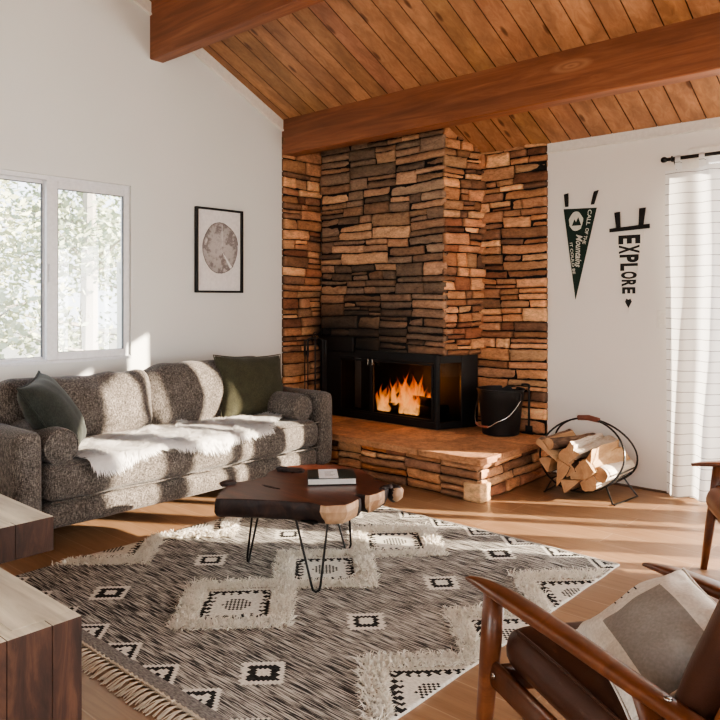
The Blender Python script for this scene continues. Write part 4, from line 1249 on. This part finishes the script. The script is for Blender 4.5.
# scenic badge near the top : a peak and a sun in a rounded patch
pts = []
for i in range(28):
    a = 2*pi*i/28; pts.append((-2.362+.055*cos(a)*(1+.3*noise.noise(Vector((cos(a)*2, sin(a)*2, 0)))), 1.905+.072*sin(a)))
strip(b, pts, YT, YT-.0003)
obj('badge', b, M['ink_white'], pg)
b = nb()
strip(b, [(-2.395, 1.872), (-2.375, 1.92), (-2.362, 1.897), (-2.345, 1.935), (-2.322, 1.872)], YT-.0005, YT-.0008)
obj('badge_peaks', b, M['felt_green'], pg)
for (t_, x_, z_, w_, h_, r_, sh_) in (('CALL', -2.262, 1.925, .115, .030, -98, 0), ('OF THE', -2.288, 1.790, .12, .026, -104, 0), ('Mountains', -2.341, 1.680, .235, .050, -92, .3), ('IT COULD BE', -2.390, 1.63, .235, .022, -84, 0)):
    b = nb(); add_text(b, t_, x_, z_, w_, h_, R(r_), YT, .02, sh_); obj('lettering', b, M['ink_white'], pg)
# EXPLORE pennant
pe = empty('pennant', (-1.97, YW, 1.27), 'white felt pennant reading EXPLORE with black header beside the curtain', 'pennant')
b = nb(); strip(b, [(-2.075, 1.80), (-1.855, 1.808), (-1.972, 1.235)], YW-.007, YW-.003); obj('felt_triangle', b, M['felt_white'], pe)
b = nb(); strip(b, [(-2.108, 1.806), (-1.824, 1.818), (-1.824, 1.848), (-2.108, 1.832)], YW-.012, YW-.003); obj('header', b, M['felt_black'], pe)
for (xa, xb, za, dx) in ((-2.062, -2.022, 1.822, -.010), (-1.905, -1.862, 1.838, .012)):
    b = nb(); strip(b, [(xa+.006, za), (xb-.006, za), (xb+dx, za+.125), (xa+dx, za+.122)], YW-.014, YW-.005); obj('strap', b, M['felt_black'], pe)
z = 1.782; L = 'EXPLORE'; hs = [.070, .068, .062, .058, .058, .053, .051]; ws = [.170, .160, .148, .136, .124, .112, .102]
for ch, h_, w_ in zip(L, hs, ws):
    h2 = h_*.90; b = nb()
    add_text(b, ch, -1.966-(1.777-z)*.010, z-h_/2, h2, w_*.92, R(-90), YW-.0078, .045); z -= h_
    obj('letter', b, M['ink_black'], pe)
b = nb(); strip(b, [(-1.972, 1.262), (-1.948, 1.308), (-1.958, 1.330), (-1.972, 1.322), (-1.986, 1.330), (-1.996, 1.308)], YW-.0088, YW-.0078); obj('arrow_tip', b, M['ink_black'], pe)
# switch plate
sp = empty('light_switch', (-1.735, YW, 1.19), 'cream light switch plate between the pennants and curtain', 'switch')
b = nb(); box(b, -1.775, -1.700, YW-.007, YW, 1.132, 1.248, .003); obj('plate', b, M['trim'], sp)
b = nb(); box(b, -1.752, -1.722, YW-.012, YW-.007, 1.155, 1.225, .002); obj('rocker', b, M['felt_white'], sp)

# sliding door, curtain and rod
d = empty('door_1', (0, YB+.05, 0)); d['kind'] = 'structure'
b = nb()
for (a, c, e, f) in ((DX0, DX0+.05, 0, DZ), (DX1-.05, DX1, 0, DZ), (DX0+.05, DX1-.05, DZ-.05, DZ), (DX0+.05, DX1-.05, 0, .025), (-.09, -.01, .025, DZ-.05)): box(b, a, c, YB+.03, YB+.08, e, f, .003)
obj('door_frame', b, M['vinyl'], d)
b = nb(); box(b, DX0+.05, -.09, YB+.05, YB+.056, .025, DZ-.05); obj('glass_pane', b, M['glass'], d)
b = nb(); box(b, -.01, DX1-.05, YB+.05, YB+.056, .025, DZ-.05); obj('glass_pane', b, M['glass'], d)
b = nb(); box(b, DX0-.07, DX0, YB-.012, YB, 0, DZ, .003); box(b, DX0-.07, DX1+.07, YB-.012, YB, DZ, DZ+.05, .003); struct('trim_3', b, M['trim'])
cr_ = empty('curtain_rod', (-.6, 4.97, 2.27), 'black metal curtain rod on a wall bracket above the sliding door', 'curtain rod')
RYY, RZZ = 4.97, 2.26
b = nb(); tube(b, [(-1.68, RYY, RZZ), (1.6, RYY, RZZ)], .012, 14); obj('rod', b, M['black_rod'], cr_)
b = nb(); lathe(b, [(0, -.02), (.014, -.018), (.02, -.006), (.02, .006), (.014, .018), (0, .02)], (0, 0, 0), 16, Matrix.Translation((-1.695, RYY, RZZ)) @ Matrix.Rotation(R(90), 4, 'Y')); obj('finial', b, M['black_rod'], cr_, True)
for x in (-1.635, 1.56):
    b = nb(); tube(b, [(x, RYY, RZZ), (x, RYY+.05, RZZ-.035), (x, YB, RZZ-.06)], .007); box(b, x-.014, x+.014, YB-.006, YB, RZZ-.10, RZZ+.02, .003); tube(b, [(x+.016*cos(a/10*2*pi)*0-.008, RYY+.017*cos(a/10*2*pi), RZZ+.017*sin(a/10*2*pi)) for a in range(10)], .004, closed=True)
    obj('bracket', b, M['black_rod'], cr_)
def curtain(x0, x1, label, seed):
    cu = empty('curtain', ((x0+x1)/2, 4.95, .03), label, 'curtain', )
    b = nb(); nx_, nz_ = int((x1-x0)/.008), 60; G = []
    for i in range(nx_+1):
        x = x0+(x1-x0)*i/nx_; row = []
        for j in range(nz_+1):
            z = .02+2.17*j/nz_; k = j/nz_
            a = .020+.012*noise.noise(Vector((x*2, 0, seed)))
            y = 4.965 + (.030*(1-k)+.014)*sin(x*34+1.2*noise.noise(Vector((x*3, k*1.0, seed)))*2+seed) + .010*noise.noise(Vector((x*9, k*3, seed)))
            row.append(b.verts.new((x+.006*noise.noise(Vector((k*4, 0, x*2))), y, z-(.012*sin(x*11) if j == nz_ else 0))))
        G.append(row)
    for i in range(nx_):
        for j in range(nz_): b.faces.new((G[i][j], G[i+1][j], G[i+1][j+1], G[i][j+1]))
    obj('cloth', b, M['curtain'], cu, True)
    x = x0+.07
    while x < x1:
        b = nb()
        pts = [(0, 2.185), (0, 2.262), (.016, 2.279), (.032, 2.262), (.032, 2.185)]
        for (a, c) in zip(pts, pts[1:]):
            q = [b.verts.new(p) for p in ((x, RYY-.016+a[0], a[1]), (x+.035, RYY-.016+a[0], a[1]), (x+.035, RYY-.016+c[0], c[1]), (x, RYY-.016+c[0], c[1]))]; b.faces.new(q)
        obj('tab_loop', b, M['curtain'], cu); x += .15
curtain(-1.69, -1.29, 'white curtain with thin black horizontal stripes hanging over the sliding door', 3)
curtain(-1.02, -.56, 'white striped curtain panel farther along the rod past a gap', 4)
curtain(.25, .62, 'white striped curtain bunched farther along the rod, outside the view', 5)

# ------------------------------------------------------------------ round firewood holder
fh = empty('firewood_holder', (-2.10, 4.69, 0), 'black round hoop firewood holder with brown leather grip by the wall', 'log holder')
def hoop(ybot, ytop, cx, rx, z0, z1, nm='hoop'):
    b = nb(); pts = []
    for i in range(48):
        a = 2*pi*i/48; z = (z0+z1)/2+(z1-z0)/2*sin(a); t = (z-z0)/(z1-z0)
        pts.append((cx+rx*cos(a)*(1+.02*cos(2*a)), ybot+(ytop-ybot)*t**1.2, z))
    tube(b, pts, .0065, 8, closed=True); return obj(nm, b, M['black_rod'], fh)
HCX = -2.10
hoop(4.50, 4.685, HCX-.005, .288, .055, .515)
hoop(4.88, 4.70, HCX-.005, .288, .055, .515)
for k, a in enumerate([R(q) for q in (-22, -31, -40, -50, -60, -70, -82, -94, -106, -118, -130, -140, -150)]):
    z = .285+.23*sin(a); x = HCX-.005+.288*cos(a)*1.0
    t = (z-.055)/.46; ya = 4.50+.185*max(0, t)**1.2; yb = 4.88-.18*max(0, t)**1.2
    b = nb(); tube(b, [(x, ya, z), (x, yb, z)], .005, 6); obj('cross_bar', b, M['black_rod'], fh)
b = nb(); tube(b, [(HCX-.075, 4.692, .513), (HCX, 4.692, .520), (HCX+.075, 4.692, .510)], [.017, .019, .017], 14); obj('leather_grip', b, M['rod_leather'], fh)
for sx in (1, -1):
    xo = HCX+sx*.20; xt = HCX+sx*.185
    zt = .285-.23*math.sqrt(max(0, 1-(.19/.288)**2))
    b = nb(); tube(b, [(xt, 4.545, zt), (xo+sx*.035, 4.525, .012), (xo+sx*.045, 4.53, .0065), (xo+sx*.075, 4.845, .0065), (xo+sx*.065, 4.85, .012), (xt, 4.84, zt)], .0055, 8); obj('foot', b, M['black_rod'], fh)
# split logs lying in the cradle, front to back
LG = [  # x, z, r, label, wedge, material side, tilt
 (-2.285, .285, .078, 'split log with a pale sawn end resting highest against the hoop on the hearth side', 1, 'w'),
 (-2.205, .175, .080, 'large split log low in the firewood holder on the hearth side', 1, 'w'),
 (-2.125, .110, .062, 'split log at the bottom middle of the firewood holder', 1, 'w'),
 (-2.015, .125, .062, 'pale papery log at the bottom of the holder near the slatted side', 0, 'b'),
 (-1.925, .190, .048, 'thin pale log lying against the slatted side of the firewood holder', 0, 'b'),
 (-2.075, .215, .066, 'split log with reddish face in the middle of the firewood stack', 1, 'w'),
 (-2.165, .285, .058, 'dark barked log in the upper middle of the firewood stack', 0, 'k'),
 (-1.985, .230, .056, 'bright split log catching the sun in the stack', 1, 'w'),
 (-2.060, .300, .052, 'white sunlit log on top of the firewood stack', 1, 'b'),
 (-2.215, .345, .040, 'short brown barked log on top of the firewood stack', 0, 'k'),
 (-2.315, .205, .050, 'split log wedged against the hoop below the highest one', 1, 'w'),
 (-2.150, .200, .048, 'split log tucked in the heart of the firewood stack', 1, 'w'),
 (-2.000, .315, .042, 'split log high in the stack toward the curtain side', 1, 'w'),
 (-2.130, .345, .038, 'thin split log across the top middle of the stack', 1, 'b'),
]
for i, (x, z, r, lb, wd, ms) in enumerate(LG):
    rr = random.Random(100+i); b = nb()
    y0, y1 = 4.47+rr.uniform(-.03, .03), 4.90+rr.uniform(-.03, .03)
    if i in (8, 7): dx, dz = .06, .03
    elif i == 9: dx, dz = .12, -.01; 
    else: dx, dz = rr.uniform(-.015, .015), rr.uniform(-.005, .01)
    logmesh(b, (x-dx/2, y0, z-dz/2), (x+dx/2, y1, z+dz/2), r, bool(wd), 200+i*7, 14)
    bmesh.ops.recalc_face_normals(b, faces=b.faces)
    side = {'w': M['logwood'], 'b': M['birch'], 'k': M['logbark']}[ms]
    tag(obj('firewood_log', b, [M['logbark'] if wd and ms == 'w' else side, side, M['logend']]), lb, 'firewood', 'logs in the firewood holder')

# ------------------------------------------------------------------ armchairs
def skin_path(b, pts, wid, thk, n=12, upv=Vector((0, 0, 1))):
    """oval section swept through pts, wid across, thk upright"""
    P = [Vector(p) for p in pts]; rings = []
    for i, p in enumerate(P):
        t = (P[min(i+1, len(P)-1)]-P[max(i-1, 0)]).normalized(); s = t.cross(upv).normalized(); u = s.cross(t)
        w, h = wid[i], thk[i]; row = []
        for k in range(n):
            a = 2*pi*k/n; ca, sa = cos(a), sin(a)
            row.append(b.verts.new(p+s*math.copysign(abs(ca)**.6, ca)*w/2+u*math.copysign(abs(sa)**.7, sa)*h/2))
        rings.append(row)
    for A, B in zip(rings, rings[1:]):
        for k in range(n): b.faces.new((A[k], A[(k+1) % n], B[(k+1) % n], B[k]))
    b.faces.new(rings[0][::-1]); b.faces.new(rings[-1])
    bmesh.ops.recalc_face_normals(b, faces=b.faces)
def interp(arr, k=6):
    pts = spline([Vector((a, 0, 0)) for a in arr], k); return [p.x for p in pts]
def armchair(loc, fwd, sidev, label, leather_m, cf=0):
    """local frame : +X to the front, +Y to the chair's own left, arms .57 apart. fwd/side are unit vectors on the floor"""
    F, S = Vector((*fwd, 0)), Vector((*sidev, 0))
    Mx = Matrix(((F.x, S.x, 0, 0), (F.y, S.y, 0, 0), (0, 0, 1, 0), (0, 0, 0, 1)))
    e = empty('armchair', loc, label, 'armchair')
    def put(name, b, m, parent=None, sm=True, auto=False):
        bmesh.ops.transform(b, matrix=Mx, verts=b.verts); bmesh.ops.recalc_face_normals(b, faces=b.faces)
        o = obj(name, b, m, parent or e, sm, local=True)
        if auto: autosmooth(o, 40)
        return o
    for s in (1, -1):
        y = s*.285
        # paddle arm
        pts = spline([(.13, y*1.0, .508), (.06, y, .516), (-.06, y*1.01, .520), (-.28, y*1.02, .518), (-.52, y*1.03, .510), (-.74, y*1.03, .502)], 6)
        wid = interp([.030, .052, .070, .068, .056, .046], 6); thk = interp([.012, .022, .030, .032, .032, .030], 6)
        b = nb(); skin_path(b, pts, wid, thk, 14); a = put('arm', b, M['chairwood'])
        b = nb(); lathe(b, [(0, .004), (.007, .004), (.009, 0), (0, 0)], (-.60, y*1.03, .522), 14); put('screw_cap', b, M['steel'], a)
        # front leg, splayed forwards
        b = nb(); skin_path(b, [(.075, y, 0), (.05, y, .18), (.025, y, .36), (.010, y, .505)], [.030, .040, .046, .044], [.030, .042, .050, .050], 14, Vector((0, 1, 0))); put('leg', b, M['chairwood'])
        b = nb(); skin_path(b, [(-.80, y, 0), (-.72, y, .15), (-.62, y, .32), (-.53, y*1.02, .505)], [.028, .036, .040, .036], [.028, .040, .044, .042], 14, Vector((0, 1, 0))); put('leg', b, M['chairwood'])
        b = nb(); skin_path(b, [(.035, y*.98, .285), (-.3, y*.98, .245), (-.655, y*.98, .215)], [.026, .026, .026], [.075, .075, .07], 12); r_ = put('side_rail', b, M['chairwood'])
        b = nb(); lathe(b, [(0, .003), (.008, .003), (.009, 0), (0, 0)], (0, 0, 0), 12, Matrix.Translation((.00, y*.98+s*.013, .285)) @ Matrix.Rotation(-s*R(90), 4, 'X')); put('bolt', b, M['steel'], r_)
    b = nb(); skin_path(b, [(.005, -.27, .275), (.005, 0, .27), (.005, .27, .275)], [.03]*3, [.075, .07, .075], 12); put('front_rail', b, M['chairwood'])
    b = nb(); skin_path(b, [(-.63, -.27, .20), (-.63, 0, .20), (-.63, .27, .20)], [.03]*3, [.06, .06, .06], 12); put('rear_rail', b, M['chairwood'])
    # seat cushion tilts back
    b = nb(); soft(b, -.50, .035+cf, -.262, .262, -.07, .06, .05, bulge=.020, wr=.006, sc=7, cuts=.05)
    bmesh.ops.transform(b, matrix=Matrix.Translation((0, 0, .362)) @ Matrix.Rotation(R(-7), 4, 'Y') , verts=b.verts)
    se = put('seat_cushion', b, leather_m); subsurf(se)
    b = nb()
    for sy in (-1, 1): tube(b, [(-.46+i*(.44+cf)/13, sy*.240, .055+.004*sin(i/13*pi)) for i in range(14)], .0045, 6)
    bmesh.ops.transform(b, matrix=Matrix.Translation((0, 0, .362)) @ Matrix.Rotation(R(-7), 4, 'Y'), verts=b.verts); put('piping', b, leather_m, se)
    # reclined back with leather cushion
    Bk = Matrix.Translation((-.535, 0, .35)) @ Matrix.Rotation(R(-24), 4, 'Y')
    b = nb(); soft(b, -.05, .05, -.265, .265, .0, .54, .045, bulge=.022, wr=.006, sc=7, cuts=.05); bmesh.ops.transform(b, matrix=Bk, verts=b.verts)
    subsurf(put('back_cushion', b, leather_m))
    b = nb()
    for s in (1, -1): box(b, -.085, -.055, s*.245-.018, s*.245+.018, -.12, .53, .008, 2)
    for z in (.02, .17, .32, .49): box(b, -.080, -.058, -.23, .23, z, z+.045, .006, 2)
    bmesh.ops.transform(b, matrix=Bk, verts=b.verts); put('back_frame', b, M['chairwood'], None, False)
    return e, Mx
def unit(a, c): v = Vector((a, c)).normalized(); return (v.x, v.y)
# front-post line and heading of the near chair
S1 = unit(-.604, -.797)          # from far arm to near arm
F1 = unit(-.915, .404)
post = Vector((-1.042, 1.733))  # near front post at arm height
org = post - Vector(S1)*.285
armchair((org.x, org.y, 0), F1, S1, 'brown leather armchair with wooden arms at the near corner of the rug, pillow on it', M['leather'])
F2 = unit(-.87, -.49); S2 = (-F2[1], F2[0])
S2 = unit(.49, -.87)
post2 = Vector((-1.031, 3.805)); org2 = post2 + Vector(S2)*.285
armchair((org2.x, org2.y, 0), F2, S2, 'second brown leather armchair facing the rug before the curtain', M['leather_tan'], .05)

# pale pillow on the near chair
def pillow_mat():
    m, nt, b = mat('cream linen with a grey block')
    tc = N(nt, 'ShaderNodeTexCoord'); sx = N(nt, 'ShaderNodeSeparateXYZ'); nt.links.new(tc.outputs['UV'], sx.inputs[0])
    def band(sock, lo, hi):
        a = N(nt, 'ShaderNodeMath', operation='GREATER_THAN'); a.inputs[1].default_value = lo; nt.links.new(sock, a.inputs[0])
        c = N(nt, 'ShaderNodeMath', operation='LESS_THAN'); c.inputs[1].default_value = hi; nt.links.new(sock, c.inputs[0])
        d = N(nt, 'ShaderNodeMath', operation='MULTIPLY'); nt.links.new(a.outputs[0], d.inputs[0]); nt.links.new(c.outputs[0], d.inputs[1]); return d.outputs[0]
    def mul(a, c):
        d = N(nt, 'ShaderNodeMath', operation='MULTIPLY'); nt.links.new(a, d.inputs[0]); nt.links.new(c, d.inputs[1]); return d.outputs[0]
    grey = mul(band(sx.outputs['X'], .30, 1.0), band(sx.outputs['Y'], .22, .72))
    fr = N(nt, 'ShaderNodeMath', operation='FRACT'); ms = N(nt, 'ShaderNodeMath', operation='MULTIPLY'); ms.inputs[1].default_value = 16; nt.links.new(sx.outputs['Y'], ms.inputs[0]); nt.links.new(ms.outputs[0], fr.inputs[0])
    dash = mul(mul(band(sx.outputs['X'], .10, .19), band(fr.outputs[0], 0, .2)), band(sx.outputs['Y'], .35, .62))
    n = N(nt, 'ShaderNodeTexNoise', i_Scale=130.0, i_Detail=3.0); nt.links.new(tc.outputs['Object'], n.inputs['Vector'])
    col = mixc(nt, (.72, .67, .60), (.30, .275, .25), grey, 'MIX'); col = mixc(nt, col, (.04, .035, .035), dash, 'MIX')
    r = ramp(nt, [(.3, (.85, .85, .85)), (.7, (1.08, 1.08, 1.08))]); nt.links.new(n.outputs['Fac'], r.inputs[0])
    nt.links.new(mixc(nt, col, r.outputs[0], 1.0), b.inputs['Base Color']); b.inputs['Roughness'].default_value = .95; b.inputs['Specular IOR Level'].default_value = .15
    bump(nt, b, n.outputs['Fac'], .35, .003); return m
PW, PH = .40, .345
b = pillow_bm(PW, PH, .15, corner=.08, seed=12, wr=.012)
uv = b.loops.layers.uv.new('uv')
for f in b.faces:
    fr_ = f.calc_center_median().y < 0
    for l in f.loops: l[uv].uv = (l.vert.co.x/PW+.5, l.vert.co.z/PH) if fr_ else (.02, .02)
F3 = Vector((*F1, 0)); hd_ = math.atan2(F3.y, F3.x)+R(90)
pc = Vector((-.735, 1.70, 0))
Mx = Matrix.Translation((pc.x, pc.y, .412)) @ Matrix.Rotation(R(-44), 4, 'Z') @ Matrix.Rotation(R(-60), 4, 'X') @ Matrix.Rotation(R(4), 4, 'Y')
bmesh.ops.transform(b, matrix=Mx, verts=b.verts)
cp = empty('throw_pillow', (pc.x, pc.y, .385), 'cream throw pillow with grey block resting on the near armchair', 'pillow')
subsurf(obj('cover', b, pillow_mat(), cp, True))
b = seam_bm(PW, PH, .08, .003); bmesh.ops.transform(b, matrix=Mx, verts=b.verts); obj('seam', b, M['felt_white'], cp, True)

# ------------------------------------------------------------------ outside : trees past the window
M['leaf'] = plain('pale sunlit foliage', (.58, .61, .45), .7, nscale=4)
M['leaf2'] = plain('grey green foliage', (.46, .51, .39), .7, nscale=4)
M['trunk'] = plain('grey bark', (.42, .39, .36), .95, nbump=.8, nscale=12)
def tree(x, y, h, rad, label, seed, m):
    e = empty('tree', (x, y, -.45), label, 'tree', 'trees outside the window')
    rr = random.Random(seed); b = nb()
    tube(b, [(x, y, -.5), (x+.05, y, h*.4), (x-.05, y+.05, h)], [.14, .10, .03], 8)
    tips = []
    for i in range(26):
        z = h*rr.uniform(.08, .98); a = rr.uniform(0, 2*pi); L = rad*rr.uniform(.5, 1)*(1.1-.6*z/h)
        p1 = Vector((x+L*cos(a), y+L*sin(a), z+L*.15)); tube(b, [(x, y, z-.1), (x+L*.5*cos(a), y+L*.5*sin(a), z+.02), p1], [.03, .018, .006], 5); tips.append(((x, y, z), p1))
    obj('trunk', b, M['trunk'], e)
    b = nb()
    for i in range(5200):
        o_, p1 = rr.choice(tips); t = rr.uniform(.2, 1.1)
        c_ = Vector(o_).lerp(p1, t)+Vector((rr.gauss(0, .2), rr.gauss(0, .2), rr.gauss(0, .17)))
        d1 = Vector((rr.gauss(0, 1), rr.gauss(0, 1), rr.gauss(0, .6))).normalized(); d2 = d1.cross(Vector((rr.gauss(0, 1), rr.gauss(0, 1), rr.gauss(0, 1)))).normalized()
        s = rr.uniform(.03, .07)
        b.faces.new([b.verts.new(c_+d1*s), b.verts.new(c_+d2*s*.5), b.verts.new(c_-d1*s), b.verts.new(c_-d2*s*.5)])
    obj('foliage', b, m, e)
tree(-8.2, 2.9, 4.2, 1.5, 'pale leafy tree seen through the fixed window sash at its sofa side', 1, M['leaf'])
tree(-8.8, 4.6, 4.8, 1.6, 'leafy tree seen through the window sash nearest the framed print', 2, M['leaf2'])
tree(-11.0, 4.2, 6.0, 2.2, 'tall tree farther behind the others outside the window', 3, M['leaf'])
tree(-11.5, 7.0, 6.0, 2.2, 'tall tree at the far edge of the view outside the window', 4, M['leaf2'])
b = nb(); box(b, -7.42, -7.30, 4.22, 4.34, -.5, 1.75, .01); tag(obj('white_post', b, M['vinyl']), 'pale post standing outside the window nearest the framed print', 'post')

# ------------------------------------------------------------------ light
sun = bpy.data.lights.new('sun', 'SUN'); sun.energy = 22; sun.angle = R(.6); sun.color = (1, .86, .68)
so_ = bpy.data.objects.new('sun', sun); C.objects.link(so_)
dirv = Vector((-.858, -.513, -.268)).normalized()
so_.rotation_euler = dirv.to_track_quat('-Z', 'Y').to_euler()
def area(name, loc, rot, sx, sy, power, col):
    l = bpy.data.lights.new(name, 'AREA'); l.shape = 'RECTANGLE'; l.size = sx; l.size_y = sy; l.energy = power; l.color = col
    o = bpy.data.objects.new(name, l); C.objects.link(o); o.location = loc; o.rotation_euler = rot; return o
# fill lamps added in the unseen openings behind and beside the camera
area('rear_fill_light', (0, YF-.05, 1.1), (R(90), 0, 0), 2.3, 2.0, 28, (1.0, .965, .92))
area('side_fill_light', (XR+.05, .65, 1.1), (0, R(90), 0), 2.1, 1.8, 24, (1.0, .95, .88))
area('door_light', (.55, YB+.14, 1.1), (R(-90), 0, 0), 1.8, 2.0, 260, (1.0, .95, .9))
wd = bpy.data.worlds.new('World'); SC.world = wd; wd.use_nodes = True; nt = wd.node_tree
bg = nt.nodes['Background']
tc = N(nt, 'ShaderNodeTexCoord'); sx = N(nt, 'ShaderNodeSeparateXYZ'); nt.links.new(tc.outputs['Generated'], sx.inputs[0])
r = ramp(nt, [(.0, (.62, .62, .58)), (.5, (.93, .96, 1.0)), (1, (.70, .82, 1.0))]); mr = N(nt, 'ShaderNodeMapRange'); mr.inputs[1].default_value = -1; nt.links.new(sx.outputs['Z'], mr.inputs[0]); nt.links.new(mr.outputs[0], r.inputs[0])
nt.links.new(r.outputs[0], bg.inputs['Color']); bg.inputs['Strength'].default_value = 3.0
# glow of the fire on the chamber
l = bpy.data.lights.new('fire_glow', 'POINT'); l.energy = 5; l.color = (1, .4, .1); l.shadow_soft_size = .08
o = bpy.data.objects.new('fire_glow', l); C.objects.link(o); o.location = (-3.72, 4.80, .60)

# ------------------------------------------------------------------ camera
cam = bpy.data.cameras.new('camera'); co = bpy.data.objects.new('camera', cam); C.objects.link(co)
co.location = (0, 0, 1.32); co.rotation_euler = (R(90), 0, R(41.7))
cam.sensor_width = 36; cam.lens = 36*721/720; cam.shift_y = -60/720; cam.clip_start = .05
SC.camera = co
SC.view_settings.view_transform = 'AgX'
SC.view_settings.look = 'AgX - Medium High Contrast'
SC.view_settings.exposure = .5
SC.cycles.max_bounces = 8; SC.cycles.diffuse_bounces = 5; SC.cycles.transparent_max_bounces = 16
SC.cycles.sample_clamp_indirect = 6
